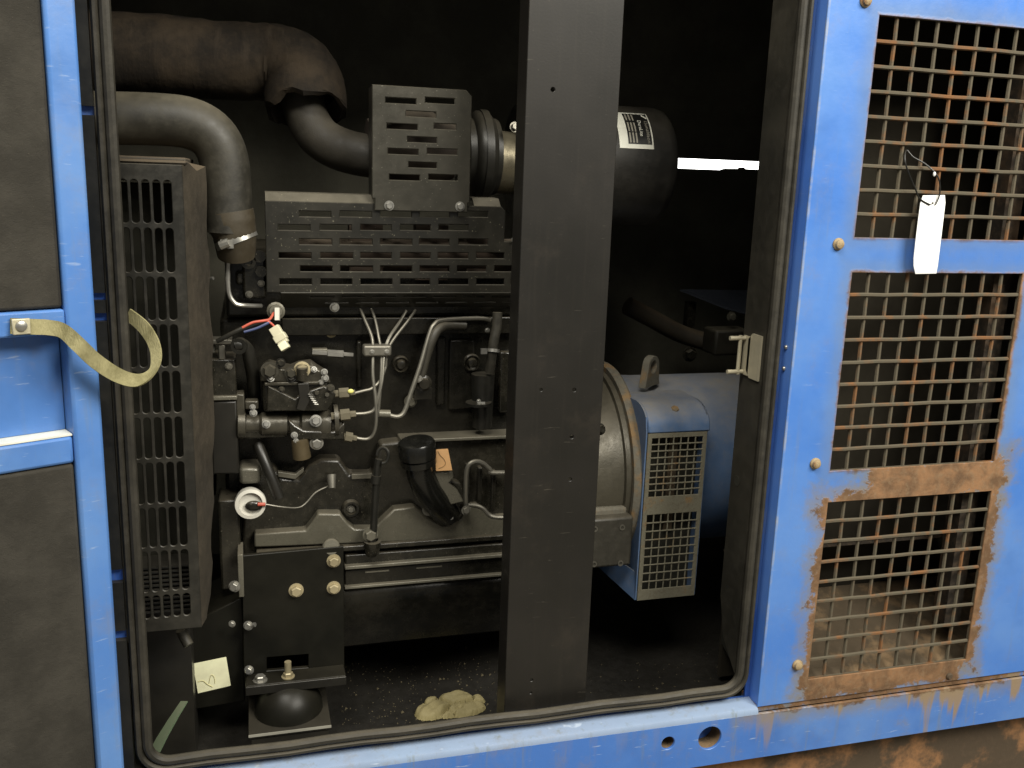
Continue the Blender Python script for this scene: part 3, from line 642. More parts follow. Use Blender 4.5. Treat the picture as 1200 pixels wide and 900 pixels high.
# lifting eye
lx = at(763, 430, 0.36); lug = []
for i in range(9): a = R(180*i/8); lug.append((lx.x + 0.019*math.cos(a), lx.z + 0.004 + 0.016*math.sin(a)))
lug += [(lx.x - 0.028, lx.z - 0.034), (lx.x + 0.024, lx.z - 0.034)]
mb = MB(); plate_xz(mb, lug, [circ(lx.x - 0.001, lx.z + 0.001, 0.0125, 16)], 0.355, 0.014, 0.001)
pc = Vector((lx.x, 0.362, lx.z)); rm = Matrix.Rotation(R(38), 3, 'Z'); mb.v = [pc + rm @ (p - pc) for p in mb.v]; part('lifting_eye', mb, m_altd, alt)

# ================================================================== ENGINE
eng = thing('diesel_engine', 'oily black diesel engine block with pipes, pump and heat shields', 'engine', (0.2, 0.45, 0.437))
def ep(name, mb, mat=None, label=None, bevel=0.0, parent=None): return part(name, mb, mat or m_engine, parent or eng, label, bevel)
def bolt(u, v, y, rpx_=6, d=(0, -1, 0), mat=None, parent=None):
    return ep('bolt', MB().bolt(at(u, v, y), d, rpx_*1.28/1000), mat or m_brass, parent=parent)
def pipe(name, pts, r, mat=None, n=5, seg=9, label=None, parent=None):
    return ep(name, MB().tube([at(*p) for p in pts], r, seg, n), mat or m_darksteel, label, parent=parent)
XE0, XE1 = at(262, 500, 0.28).x, at(690, 500, 0.28).x
# cylinder block, head and sump cores
ep('cylinder_block', MB().box((XE0, 0.275, at(440, 600, 0.275).z), (XE1, 0.62, at(440, 372, 0.275).z)), bevel=0.006)
ep('cylinder_head', MB().box((XE0 + 0.01, 0.262, at(440, 371, 0.262).z), (XE1 - 0.06, 0.60, at(440, 300, 0.262).z)), bevel=0.005)
# heat shields
ys = 0.220
def zoom8(x): return 300 + x*0.32222
def zy8(y): return 80 + y*0.32222
R1 = [(530, [(155,275),(303,423),(450,568),(594,706),(733,846)]), (579, [(78,200),(230,350),(378,495),(523,637),(663,775)]), (631, [(155,278),(303,425),(450,570),(592,706),(735,846)]),
      (681, [(80,203),(232,355),(378,495),(523,637),(660,775),(800,905)]), (729, [(158,280),(304,427),(450,570),(594,706),(730,840),(865,960)]), (776, [(83,205),(232,352),(378,498),(523,635),(662,775),(800,905),(925,1010)])]
hl = []
for y, xs in R1:
    for a, b in xs: hl.append(rect(*rpx(zoom8(a), zy8(y - 13), zoom8(b), zy8(y + 13), ys)))
zA, zB = at(313, 236, ys).z, at(450, 342, ys).z; xa = at(312, 280, ys).x; xs_ = at(591, 260, ys).x; zst = at(600, 284, ys).z; xb_ = at(660, 300, ys).x
mb = MB(); plate_xz(mb, [(xa, zB), (xb_, zB), (xb_, zst), (xs_, zst), (xs_, zA - 0.006), (xs_ - 0.006, zA), (xa, zA)], hl, ys, 0.0032, 0.0012)
m_lip = painted('worn_shield_lip', (0.05, 0.047, 0.036), 0.4, 0.6, spot=(0.35, 0.3, 0.2))
sh = ep('exhaust_heat_shield', mb, m_shield, 'black slotted sheet metal heat shield over the exhaust manifold')
for a_, b_ in ((xa, at(438, 230, ys).x), (at(556, 238, ys).x, xs_ - .006)):
    ep('shield_top_lip', MB().prism([(a_, ys + .0004, zA + .0003), (a_, ys + .016, zA + .0125), (a_, ys + .050, zA + .0135), (a_, ys + .050, zA + .0115), (a_, ys + .017, zA + .0105), (a_, ys + .003, zA + .0003)], (b_ - a_, 0, 0)), m_lip, parent=sh)
ep('shield_step', MB().box((xs_ + 0.001, ys + 0.0034, zst - 0.0018), (xb_, ys + 0.04, zst + 0.0003)), m_shield, parent=sh)
ep('shield_end', MB().box((xa + 0.0002, ys + 0.0034, zB), (xa + 0.0022, ys + 0.05, zA - 0.002)), m_shield, parent=sh)
# lower return, bent back, with its own slots
vs, fs = fill_mesh(rect(xa + 0.02, 0, xb_, 0.042), [rect(xa + 0.06 + i*0.046, 0.006, xa + 0.096 + i*0.046, 0.013) for i in range(8)] + [rect(xa + 0.036 + i*0.046 + 0.046, 0.024, xa + 0.073 + i*0.046 + 0.046, 0.031) for i in range(7)], 0.003, 0.001)
nb = Vector((0, 0.80, -0.60)); nn = Vector((0, -0.60, -0.80))
ep('shield_return', MB().add([Vector((p.x, ys + 0.001, zB - 0.0015)) + nb*p.y + nn*p.z for p in vs], fs), m_shield, parent=sh)
R2 = [(118, [(468,585),(613,725)]), (167, [(543,657)]), (212, [(473,590),(645,730)]), (260, [(548,660)]), (303, [(477,593),(620,735)]), (352, [(552,660)]), (397, [(482,598),(625,737)])]
yu = 0.214; hl = []
for y, xs in R2:
    for a, b in xs: hl.append(rect(*rpx(zoom8(a), zy8(y - 13), zoom8(b), zy8(y + 13), yu)))
c0, c1 = at(437, 165, yu).x, at(551, 170, yu).x; z0, z1 = at(495, 247, yu).z, at(490, 103, yu).z
mb = MB(); plate_xz(mb, [(c0, z0 + 0.017), (c0 + 0.004, z0 + 0.017), (c0 + 0.004, z0), (c1 - 0.003, z0), (c1 - 0.003, z0 + 0.014), (c1, z0 + 0.014), (c1, z1 - 0.008), (c1 - 0.008, z1), (c0, z1)], hl, yu, 0.0032, 0.0012)
su = ep('turbo_heat_shield', mb, painted('bare_shield', (0.050, 0.047, 0.037), 0.32, 0.4, spot=(0.45, 0.42, 0.33), metal=0.3, mottle=0.4), 'upright slotted square heat shield with small chips, standing on the manifold shield')
ep('shield_flange', MB().box((c0, yu + 0.0034, z0 + 0.02), (c0 + 0.002, yu + 0.05, z1)), m_shield, parent=su)
ep('shield_flange', MB().box((c0 + 0.002, yu + 0.0034, z1 - 0.002), (c1 - 0.008, yu + 0.05, z1)), m_shield, parent=su)
ep('turbocharger', MB().lathe((c0 + 0.006, 0.335, (z0 + z1)/2 + 0.005), (1, 0, 0), [(0, .03), (0, .042), (.03, .05), (.06, .062), (.09, .064), (.115, .05), (.135, .046), (.14, .04)], 30), painted('rusty_turbo', (0.035, 0.024, 0.016), 0.7, 0.5))
ep('exhaust_manifold', MB().tube([(xa + 0.02, 0.262, (zA + zB)/2 - 0.01), (xb_ - 0.02, 0.262, (zA + zB)/2 - 0.012)], 0.026, 16).box((xa + 0.12, 0.245, zB + 0.02), (xa + 0.17, 0.268, zA - 0.03)).box((xa + 0.22, 0.245, zB + 0.015), (xa + 0.27, 0.268, zA - 0.03)).box((xa + 0.30, 0.245, zB + 0.02), (xa + 0.34, 0.268, zA - 0.05)), painted('manifold_rust', (0.040, 0.025, 0.015), 0.8, 0.5, spot=(0.3, 0.26, 0.2)))
bolt(456, 241, yu, 4.2, mat=m_steel); bolt(539, 242, yu, 4.2, mat=m_steel); bolt(392, 360, 0.245, 4.2, mat=m_steel); bolt(388, 389, 0.27, 5.2); bolt(603, 281, 0.218, 3, mat=m_steel)
ep('head_rail', MB().bpx(330, 372, 660, 392, 0.255, 0.006), bevel=0.002)
# thermostat housing and coolant parts on the left of the head
ep('thermostat_housing', MB().bpx(284, 300, 312, 350, 0.245, 0.04).bpx(276, 318, 300, 334, 0.25, 0.03), m_casting, bevel=0.004)
ep('housing_ears', MB().lathe(at(291, 306, 0.243), (0, -1, 0), [(0, .011), (.006, .011), (.006, .006), (.002, .005)], 16).lathe(at(304, 300, 0.243), (0, -1, 0), [(0, .009), (.006, .009), (.006, .004)], 16).lathe(at(306, 318, 0.243), (0, -1, 0), [(0, .008), (.006, .008), (.006, .004)], 16), m_casting)
bolt(292, 345, 0.243, 3.2, mat=m_darksteel); bolt(306, 332, 0.243, 3.0, mat=m_darksteel)
pipe('bent_vent_pipe', [(268, 292, .225), (267, 318, .225), (268, 342, .225), (275, 355, .225), (287, 358, .23), (306, 358.5, .25)], .0034, m_steel, label='thin grey pipe bent below the hose clamp')
pipe('stub_pipe', [(238, 327, .24), (250, 326, .23)], .0025, m_steel)
# timing case column
ep('timing_case', MB().bpx(244, 421, 277, 466, 0.215, 0.08), m_casting, bevel=0.003)
ep('timing_case_edge', MB().bpx(240, 464.5, 278, 469.5, 0.208, 0.05), m_alu, bevel=0.0015)
ep('timing_case_cover', MB().bpx(247, 470, 279, 556, 0.212, 0.08), m_plate, bevel=0.003)
ep('front_cover', MB().bpx(257, 586, 282, 692, 0.225, 0.06), m_casting, bevel=0.004)
ep('alternator_bracket', MB().bpx(246, 398, 272, 404, 0.212, 0.03).bpx(256, 404, 264, 422, 0.214, 0.02).bpx(246, 404, 252, 414, 0.22, 0.02), m_darksteel, bevel=0.0015)
bolt(241, 433, 0.215, 3, d=(-1, -0.2, 0), mat=m_steel); bolt(242, 552, 0.215, 3, d=(-1, -.3, 0), mat=m_steel); bolt(245, 570, 0.215, 2.4, d=(-0.4, -1, 0), mat=m_steel); bolt(268, 429, .214, 3.2, mat=m_darksteel)
ep('pulley', MB().lathe(at(251, 520, 0.40) , (-1, 0, 0), [(0, .03), (0, .085), (.008, .088), (.016, .080), (.024, .088), (.034, .085), (.034, .03)], 36), m_dark)
pipe('breather_hose', [(276, 405, .20), (283, 404, .20), (290, 410, .205), (293, 422, .21), (297, 445, .23), (298, 470, .25)], .0095, m_blackrub, seg=14)
ep('hose_mouth', MB().lathe(at(281, 405, .197), (-0.25, -1, 0), [(-.004, .0115), (.006, .0115), (.006, .0065), (.0, .006)], 18), m_blackrub)
# wiring
pipe('harness', [(254, 400, .20), (266, 394, .198), (280, 387, .196), (296, 380, .197), (314, 376, .20)], .0034, m_blackrub)
pipe('red_wire', [(284, 384, .194), (296, 378, .194), (308, 376, .195), (316, 374, .2), (321, 366, .215)], .0019, m_red, label='red wire of the sensor lead')
pipe('red_wire', [(313, 376, .197), (319, 380, .195), (325, 387, .195)], .0016, m_red)
pipe('blue_wire', [(286, 389, .196), (300, 385, .195), (311, 380, .195), (317, 377, .197)], .0019, m_blue_w, label='dark blue wire beside the red one')
ep('sensor', MB().lathe(at(323, 364, .235), (0, -1, .1), [(0, .013), (.016, .013), (.018, .010), (.022, .009)], 16), m_alu)
ep('sensor_plug', MB().obox(at(325, 368, .208), cr*.003 , cf*.003, cu*.009), m_white)
a = at(327, 393, .192); d1 = (at(337, 409, .186) - at(322, 385, .196)).normalized(); d2 = d1.cross(cf).normalized(); d3 = d1.cross(d2)
cn = ep('connector', MB().obox(a, d1*.014, d2*.0075, d3*.006).obox(a + d1*.004, d1*.005, d2*.009, d3*.007), m_cream, 'cream plug hanging from the red wire', bevel=0.001)
ep('connector_cap', MB().obox(a + d1*.0165 + d2*-0.002, d1*.0055, d2*.0065, d3*.0065), painted('bright_plug', (0.78, 0.76, 0.55), 0.35, 0.1, updust=False), parent=cn, bevel=0.001)
# injection pump
pump = ep('injection_pump', MB().bpx(308, 446, 386, 482, 0.205, 0.075), m_casting, 'cluttered fuel injection pump with bolts and fittings', bevel=0.005)
ep('pump_cover', MB().ppx([(305, 447), (307, 434), (316, 428), (330, 432), (342, 434), (352, 430), (366, 428), (374, 434), (384, 440), (388, 449)], 0.203, 0.05), m_pump, parent=pump, bevel=0.002)
ep('pump_rim', MB().bpx(310, 448, 376, 451.5, 0.198, 0.02), m_pump, parent=pump, bevel=0.001)
pl = MB().ppx([(314, 452), (346, 468), (352, 462), (380, 452), (394, 462), (384, 482), (312, 482)], 0.198, 0.010)
ep('pump_web', pl, m_casting, parent=pump, bevel=0.002)
ep('pump_lever', MB().ppx([(349, 450), (362, 449), (363, 470), (357, 482), (347, 480), (351, 466)], 0.190, 0.006), m_plate, parent=pump, bevel=0.001)
for u, v, r, mm in ((316, 434, 7.5, m_pump), (341, 437, 5.5, m_pump), (329, 425, 4, m_casting), (354, 433, 7, m_brass), (341, 443, 4, m_casting), (317, 443, 3.4, m_steel), (368, 433, 2.6, m_steel), (380, 436, 3, m_steel), (381, 443, 3.2, m_steel), (376, 448, 2.4, m_steel), (387, 455, 3.8, m_pump), (354, 473, 3, m_steel), (357, 477, 2, m_steel), (330, 456, 2.6, m_pump), (371, 460, 3, m_pump), (383, 463, 3, m_pump)):
    ep('pump_bolt', MB().bolt(at(u, v, .200), (0, -1, random.uniform(0, .4)), r*1.28/1000, r*1.5/1000), mm, parent=pump)
ep('return_screw', MB().cyl(at(354, 444, .196), at(354, 430, .190), .0075, .0085, 14), m_pump, parent=pump)
ep('lever_spring', MB().tube([at(363 + i*0.35, 461 + i*0.55, .188) + Vector((0.003*math.cos(i*1.6), 0.003*math.sin(i*1.6), 0)) for i in range(26)], .0009, 5), m_steel, parent=pump)
body = MB(); p0 = at(279, 497, .225); p1 = at(400, 497, .225); ln = (p1 - p0).length
body.lathe(p0, p1 - p0, [(0, .010), (0, .022), (.010, .022), (.012, .0145), (.030, .0145), (.034, .018), (.070, .018), (.072, .015), (.088, .015), (.092, .0205), (.118, .0205), (.122, .023), (.134, .023), (.136, .017), (.150, .017), (.152, .008)], 26)
ep('pump_barrel', body, m_pump, parent=pump)
ep('pump_body_lower', MB().ppx([(338, 492), (346, 498), (356, 504), (392, 506), (404, 494), (404, 516), (340, 516)], 0.204, 0.05).bpx(284, 500, 336, 514, .215, .05), m_casting, parent=pump, bevel=0.003)
ep('pump_flange', MB().bpx(277, 462, 287, 512, .212, .03).bpx(287, 470, 303, 480, .212, .02), m_pump, parent=pump, bevel=0.002)
ep('pump_ring', MB().lathe(at(391, 492, .22), (1, 0, 0.03), [(0, .015), (0, .026), (.006, .026), (.006, .015)], 24), m_pump, parent=pump)
for u, v, r in ((370, 493, 5.2), (297, 484, 3.2), (296, 477, 2.5), (312, 497, 3.6), (345, 510, 3), (347, 517, 2.5)):
    ep('pump_bolt', MB().bolt(at(u, v, .203), (0, -1, .2), r*1.28/1000), m_steel, parent=pump)
ep('stop_solenoid', MB().cyl(at(351, 514, .21), at(354, 536, .212), .0125, .0135, 16), painted('brassy_plug', (0.13, 0.10, 0.055), 0.4, 0.5, metal=0.5), parent=pump)
bolt(371, 519, .21, 6, mat=m_steel)
# fuel unions and lines
def union(u0, v0, u1, v1, y, r, mat=None):
    a, b = at(u0, v0, y), at(u1, v1, y); L_ = (b - a).length
    ep('pipe_union', MB().lathe(a, b - a, [(0, r*.6), (0, r*.8), (L_*.35, r*.8), (L_*.37, r*1.2), (L_*.75, r*1.2), (L_*.77, r*.7), (L_, r*.65)], 6), mat or painted('dull_union', (0.19, 0.17, 0.12), 0.34, 0.4, metal=0.5))
union(386, 462, 416, 460, .205, .0070); union(388, 488, 417, 485, .205, .0078); union(396, 510, 418, 514, .21, .0066)
ep('paint_mark', MB().ball(at(411, 458.5, .197), .0045, .002, .0035), painted('yellow_mark', (0.65, 0.62, 0.18), 0.5, 0.0, updust=False))
pipe('fuel_line', [(414, 461, .205), (426, 458, .206), (436, 455, .208), (446, 445, .215), (452, 430, .22)], .0023)
pipe('fuel_line', [(415, 485, .205), (430, 484, .206), (439, 479, .206), (444, 462, .206), (448, 442, .21), (450, 415, .22), (456, 396, .23), (468, 378, .25), (476, 364, .262)], .0026)
pipe('fuel_line', [(416, 513, .21), (430, 514.5, .21), (438, 508, .208), (441, 492, .205), (440, 466, .205), (437, 440, .21), (437, 415, .22), (436, 396, .23), (428, 376, .25), (422, 362, .262)], .0026)
pipe('fuel_line', [(443, 488, .207), (446, 450, .208), (447, 415, .22), (444, 396, .23), (440, 376, .25), (435, 362, .262)], .0023)
pipe('fuel_line', [(452, 430, .22), (454, 412, .222), (461, 398, .232), (478, 376, .25), (487, 363, .262)], .0023)
ep('pipe_clamp', MB().bpx(426, 405, 459, 418, .212, .02), m_darksteel, bevel=0.003)
for u in (436, 453): bolt(u, 412, .212, 2.2, mat=m_steel)
pipe('return_line', [(440, 485, .21), (452, 484, .21), (458, 487, .21), (467, 488, .21), (474, 482, .212), (481, 462, .215), (492, 430, .222), (503, 392, .235), (509, 380, .24), (520, 375, .245), (560, 373, .25), (575, 375, .25)], .0036, m_darksteel, label='grey fuel return pipe bending up to the head')
ep('line_sleeve', MB().cyl(at(444, 484.5, .208), at(457, 485, .208), .0062, seg=12), m_alu)
pipe('coolant_tube', [(494, 440, .235), (499, 420, .235), (507, 398, .235), (514, 386, .24), (526, 381, .25), (545, 381, .256)], .0075, painted('tube_paint', (0.045, 0.042, 0.033), .4, .6), seg=14)
ep('banjo_fitting', MB().lathe(at(494, 446, .25), (0, -1, 0), [(0, .013), (.02, .013), (.022, .009), (.026, .008)], 16).bpx(486, 455, 506, 468, .25, .03), m_casting)
bolt(491, 444, .226, 3.4, mat=m_steel); bolt(523, 383, .25, 2.6, mat=m_darksteel); bolt(571, 387, .25, 2.4, mat=m_steel)
union(366, 413, 414, 416, .245, .0050, m_steel)
ep('injector_stub', MB().bpx(366, 409, 384, 417, .245, .012), m_alu, bevel=0.001)
for u, v, r in ((469, 426, 9), (552, 424, 9.5)):
    ep('core_plug', MB().lathe(at(u, v, .272), (0, -1, 0), [(0, r*.0015), (.008, r*.0015), (.010, r*.0013), (.006, r*.0009), (.014, r*.0007), (.015, r*.0004)], 22), m_casting)
bolt(481, 470, .268, 6, mat=m_alu); bolt(554, 431, .262, 2.4, mat=m_steel)
# fuel filter / breather at the right
pipe('drain_hose', [(583, 366, .232), (582, 384, .230), (579, 398, .228), (577, 412, .228), (574, 436, .235)], .0078, m_hose, seg=14)
ep('hose_clip', MB().lathe(at(578, 409, .228), at(577, 413, .228) - at(578, 409, .228) + Vector((0.0006, -0.0012, 0)), [(0, .0086), (0, .0102), (.005, .0102), (.005, .0086)], 20).bpx(564, 409, 571, 415, .222, .006), m_steel)
ep('fuel_filter', MB().cyl(at(566, 438, .25), at(565, 500, .25), .019, .016, 22).cyl(at(561, 471, .235), at(561, 474, .235), .021, seg=22), m_blackrub)
bolt(561, 470, .23, 2.2, mat=m_steel); ep('filter_label_edge', MB().obox(at(564, 472, .226), cr*.006, cf*.001, cu*.0016), m_steel)
ep('block_rib', MB().bpx(585, 412, 600, 484, .262, .014), m_casting, bevel=0.004)
ep('block_rib', MB().bpx(512, 395, 522, 475, .266, .010), bevel=0.003)
ep('block_rib', MB().bpx(418, 400, 424, 455, .264, .012), bevel=0.003)
ep('side_cover', MB().bpx(526, 398, 556, 480, .268, .008), bevel=0.003)
# crankcase side with ledge, humps and bosses
zl = at(540, 516, .248).z
ep('crankcase', MB().ppx([(284, 700), (284, 548), (322, 548), (332, 560), (350, 562), (362, 546), (376, 538), (398, 538), (410, 556), (436, 556), (446, 520), (470, 517), (690, 507), (690, 700)], 0.248, 0.20), m_casting, bevel=0.005)
ep('crankcase_ledge', MB().prism([at(470, 516, .235), at(690, 506, .235), at(690, 510, .235), at(470, 520, .235)], (0, .05, 0)), m_alu, 'pale grey ledge along the crankcase', bevel=0.0015)  # ledge strip in a paler grey than the crankcase
ep('crankcase_web', MB().ppx([(326, 553), (346, 556), (356, 548), (356, 553), (346, 562), (326, 559)], .243, .01), m_alu, bevel=0.001)
ep('crankcase_web', MB().ppx([(412, 556), (436, 555), (436, 561), (412, 562)], .243, .01), m_alu, bevel=0.001)
for u, v, r in ((411, 595, 11), (479, 606, 8)):
    ep('boss', MB().lathe(at(u, v, .25), (0, -1, .1), [(-.004, r*.0015), (.008, r*.0013), (.011, r*.0011), (.011, r*.0008), (.004, r*.0006)], 20), m_casting)
    ep('bolt', MB().bolt(at(u, v + 2, .246), (0, -1, .1), .0048), m_darksteel)
ep('crankcase_ribs', MB().bpx(546, 545, 551, 610, .236, .014).bpx(560, 548, 565, 600, .236, .014).bpx(576, 552, 581, 600, .236, .014), m_engine, bevel=0.002)
pipe('oil_cooler_pipe', [(546, 600, .225), (546, 570, .222), (548, 548, .22), (556, 541, .22), (566, 543, .222), (574, 550, .225), (582, 554, .225), (660, 551, .225)], .0040, m_darksteel)
pipe('oil_cooler_pipe', [(538, 592, .23), (556, 592, .23), (566, 596, .23), (576, 605, .23), (600, 606, .23), (660, 603, .23)], .0036, m_darksteel)
# sump flange with raised pads
fl = [(298, 642), (298, 626), (358, 622), (366, 612), (373, 602), (399, 602), (408, 614), (416, 620), (438, 620), (448, 610), (462, 597), (486, 594), (500, 606), (512, 612), (540, 608), (546, 594), (562, 592), (570, 600), (580, 607), (690, 600), (690, 624), (500, 634)]
ep('sump_flange', MB().ppx(fl, 0.228, 0.03), painted('worn_flange', (0.085, 0.080, 0.060), 0.26, 0.8, bump=0.4, spot=(0.3, 0.28, 0.2), metal=0.15), 'dull grey machined flange above the sump with raised pads', bevel=0.003)
ep('sump_rail', MB().bpx(300, 634, 690, 640, .220, .04), m_casting, bevel=0.002)
ep('sump_upper', MB().bpx(404, 640, 690, 655, .226, .2), m_casting, bevel=0.003)
ep('sump_lip', MB().bpx(404, 653, 690, 657, .216, .03), m_alu, bevel=0.0015)
ep('sump_side', MB().bpx(404, 657, 690, 676, .224, .2), m_engine, bevel=0.002)
ep('sump_edge', MB().bpx(404, 676, 690, 679, .216, .03), m_alu, bevel=0.001)
ep('sump_tick', MB().bpx(428, 669, 456, 670.5, .2225, .004), m_alu); ep('sump_tick', MB().bpx(488, 664, 518, 665.5, .2225, .004), m_alu)
zz0, zz1 = at(500, 680, .23).z, at(500, 738, .26).z
ep('sump_pan', MB().prism([(XE0 + 0.02, y, z) for y, z in ((.225, zz0), (.225, zz0 - .03), (.255, zz1 - .012), (.285, zz1 - .03), (.6, zz1 - .03), (.6, zz0))], (XE1 - XE0 - 0.02, 0, 0)), m_engine, bevel=0.012)
# crank sensor cap and lead
ep('sender_cap', MB().lathe(at(293, 588, .222), (0.05, -1, .12), [(-.01, .021), (.010, .0235), (.017, .0225), (.0185, .0175), (.012, .016), (.011, .002)], 28), m_white, 'white plastic sender cap with dark centre')
ep('sender_core', MB().ball(at(297, 593, .205), .0125, .005, .0085), m_casting)
ep('sender_body', MB().bpx(280, 548, 306, 568, .225, .05), m_alu, bevel=0.006)
ep('wire_end', MB().cyl(at(302, 591, .200), at(311, 591, .200), .0028, seg=10), m_red)
pipe('sender_lead', [(311, 591, .2), (330, 594, .205), (348, 595, .215), (358, 590, .222), (370, 577, .228), (384, 570, .235), (389, 568, .238)], .0013, m_darksteel)
ep('sender_plug', MB().cyl(at(388, 556, .236), at(389, 572, .228), .0078, .0055, 12), m_darksteel)
pipe('guide_tube', [(302, 520, .235), (309, 538, .222), (318, 560, .215), (327, 583, .213)], .0082, m_plate, seg=14)
# dipstick
dp = pipe('dipstick', [(436, 640, .205), (438, 616, .204), (440, 580, .204), (442, 550, .204), (444, 538, .204)], .0058, m_blackrub, label='black dipstick with looped handle in its tube')
part('loop_handle', MB().tube([at(444, 536, .2) + cr*(.009*math.cos(q) + .006) + cu*(.012*math.sin(q) + .003) for q in [R(180 - i*25) for i in range(12)]], .0026, 8), m_blackrub, dp)
part('collar', MB().cyl(at(440, 566, .204), at(441, 557, .204), .0078, seg=14), m_blackrub, dp)
part('tube_boss', MB().lathe(at(436, 643, .21), (0.02, -.1, 1), [(-.01, .010), (.006, .0135), (.014, .0135), (.016, .009), (.010, .008)], 18), m_casting, dp)
bolt(434, 626, .205, 7, mat=m_alu)
# oil filler
fp = [(490, 540, .188), (492, 556, .19), (500, 574, .20), (512, 590, .215), (524, 602, .235)]
fil = ep('oil_filler', MB().tube([at(*p) for p in fp], [.021, .0205, .021, .022, .023], 24, 5), m_cap, 'black oil filler neck with large round cap')
cc = at(491, 545, .188); ca = (at(488, 522, .186) - at(491, 548, .19)).normalized()
part('cap', MB().lathe(cc, ca, [(0, .022), (.003, .0275), (.012, .0275), (.0135, .0255), (.016, .0290), (.036, .0290), (.040, .0265), (.041, .020)], 30), m_cap, fil)
part('filler_flange', MB().ppx([(496, 588), (510, 574), (528, 562), (540, 566), (548, 584), (549, 598), (538, 612), (520, 616), (504, 606)], .222, .02), m_casting, fil, bevel=0.004)
part('neck_bracket', MB().ppx([(508, 553), (531, 553), (532, 560), (526, 566), (536, 574), (544, 588), (528, 592), (516, 572)], .205, .012), m_alu, fil, bevel=0.002)
for u, v, r in ((502, 597, 6), (528, 606, 3.5), (546, 598, 4.6), (533, 583, 4.5), (513, 598, 2)):
    part('bolt', MB().bolt(at(u, v, .214), (0, -1, .2), r*.00125), m_darksteel if r > 4 else m_steel, fil)
# small handwritten labels
m_or = painted('orange_paper', (0.62, 0.36, 0.16), 0.6, 0.15, bump=0.05, updust=False); m_ink = painted('faint_ink', (0.22, 0.13, 0.05), 0.7, 0, bump=0, updust=False)
ot = ep('paper_label', MB().prism([at(510, 527, .196), at(525, 526, .196), at(530, 551, .196), at(511, 552, .196)], (0, .0012, 0)), m_or, 'small orange paper label with a handwritten mark beside the filler cap')
part('ink_mark', MB().tube([at(u, v, .1955) for u, v in ((513, 529), (516, 534), (520, 538), (522, 543), (519, 547), (514, 549))], .0005, 5, 4), m_ink, ot)
# front foot, bolts and cross member
yf = 0.190
fq = lambda u, v: (at(u, v, yf).x, at(u, v, yf).z)
ft = ep('mounting_bracket', plate_xz(MB(), [fq(287, 803), fq(403, 795), fq(402, 641), fq(284, 652)], [[fq(312, 787), fq(362, 783), fq(362, 766), fq(312, 770)]], yf, .008, .0008), m_gloss, 'smooth black steel mounting bracket plate bolted to the engine front')
part('bracket_edge', MB().bpx(279, 650, 285.5, 700, yf - .004, .05), m_alu, ft, bevel=0.001)
for u, v, r in ((391, 657, 7.6), (391, 688.5, 7.6), (347, 691.5, 8)): part('bolt', MB().bolt(at(u, v, yf), (0, -1, 0), r*1.05/1000), m_brass, ft)
part('washer_pad', MB().lathe(at(388, 641, .198), (0, -1, .3), [(-.01, .013), (.004, .013), (.006, .011)], 20), m_alu, ft)
for u, v, r in ((275, 687, 6.5), (272, 731, 4), (291, 733, 5.5), (292, 785, 5.5)): part('bolt', MB().bolt(at(u, v, yf - .012), (-.3, -1, .1), r*1.0/1000), m_steel, ft)
part('stud', MB().cyl(at(291, 733, yf - .01), at(299, 732, yf - .016), .0035, seg=10), m_steel, ft)
zfp = at(345, 801, .150).z
part('foot_plate', MB().box((at(288, 800, yf).x, yf - .036, zfp - .006), (at(403, 795, yf).x, yf - .0005, zfp + .002)), m_gloss, ft, bevel=0.002)
part('foot_lip', MB().box((at(288, 800, yf).x, yf - .0405, zfp - .012), (at(403, 795, yf).x, yf - .0365, zfp + .0022)), m_plate, ft, bevel=0.001)
part('bolt', MB().bolt(Vector((at(305, 796, .16).x, .166, zfp + .002)), (0, 0, 1), .008), m_steel, ft); part('weld', MB().tube([at(366 + i*3.7, 788 - i*.7 + (i % 2)*1.5, yf - .006) for i in range(10)], [random.uniform(.0022, .0048) for i in range(10)], 8), m_alu, ft)
cross = ep('cross_member', MB().ppx([(176, 770), (200, 748), (240, 722), (284, 700), (287, 822), (176, 840)], 0.205, .12), m_gloss, bevel=0.002)
st2 = part('square_sticker', MB().prism([at(226, 778, .2038), at(265, 770, .2038), at(270.5, 803.5, .2038), at(232, 812.5, .2038)], (0, .0008, 0)), painted('yellow_white_paper', (0.86, 0.83, 0.56), 0.5, 0.1, bump=0.05, updust=False), cross, 'square cream sticker on the black cross member')
m_pen = painted('faint_pencil', (0.50, 0.46, 0.24), 0.7, 0, bump=0, updust=False)
part('pen_mark', MB().tube([at(u, v, .2034) for u, v in ((232, 799), (238, 798), (243, 802), (247, 804), (249, 805))], .0007, 5, 4).tube([at(u, v, .2034) for u, v in ((245, 801), (246, 795), (248, 791), (251, 794), (252, 801))], .0005, 5, 4), m_pen, st2)
# flywheel housing and its cover plate
xh0, xh1 = AX(600), xb - 0.0185
ep('flywheel_housing', MB().lathe((xh0, ay, az), (1, 0, 0), [(0, .10), (.0, .150), (.03, .165), (.10, .172), (xh1 - xh0 - .012, .174), (xh1 - xh0 - .010, .180), (xh1 - xh0, .180), (xh1 - xh0, .10)], 56), painted('housing_grey', (0.085, 0.077, 0.056), 0.36, 0.75, bump=0.5, metal=0.3), 'round grey flywheel housing')
cvp = ep('housing_cover', MB().bpx(640, 609, 741, 667, .232, .03), painted('cover_grey', (0.036, 0.033, 0.025), 0.45, 0.7, bump=0.3), bevel=0.005)
part('cover_ledge', MB().bpx(640, 597, 735, 607.5, .250, .04), m_altd, cvp, bevel=0.005)
for u, v in ((697, 620), (729, 618), (696, 661), (727, 660)): part('cover_bolt', MB().lathe(at(u, v, .232), (0, -1, 0), [(-.001, .0055), (.0015, .0052), (.0015, .003), (-.0005, .0025)], 12), m_darksteel, cvp)
bolt(703, 503, .262, 6, d=(.2, -1, .3), mat=m_casting)

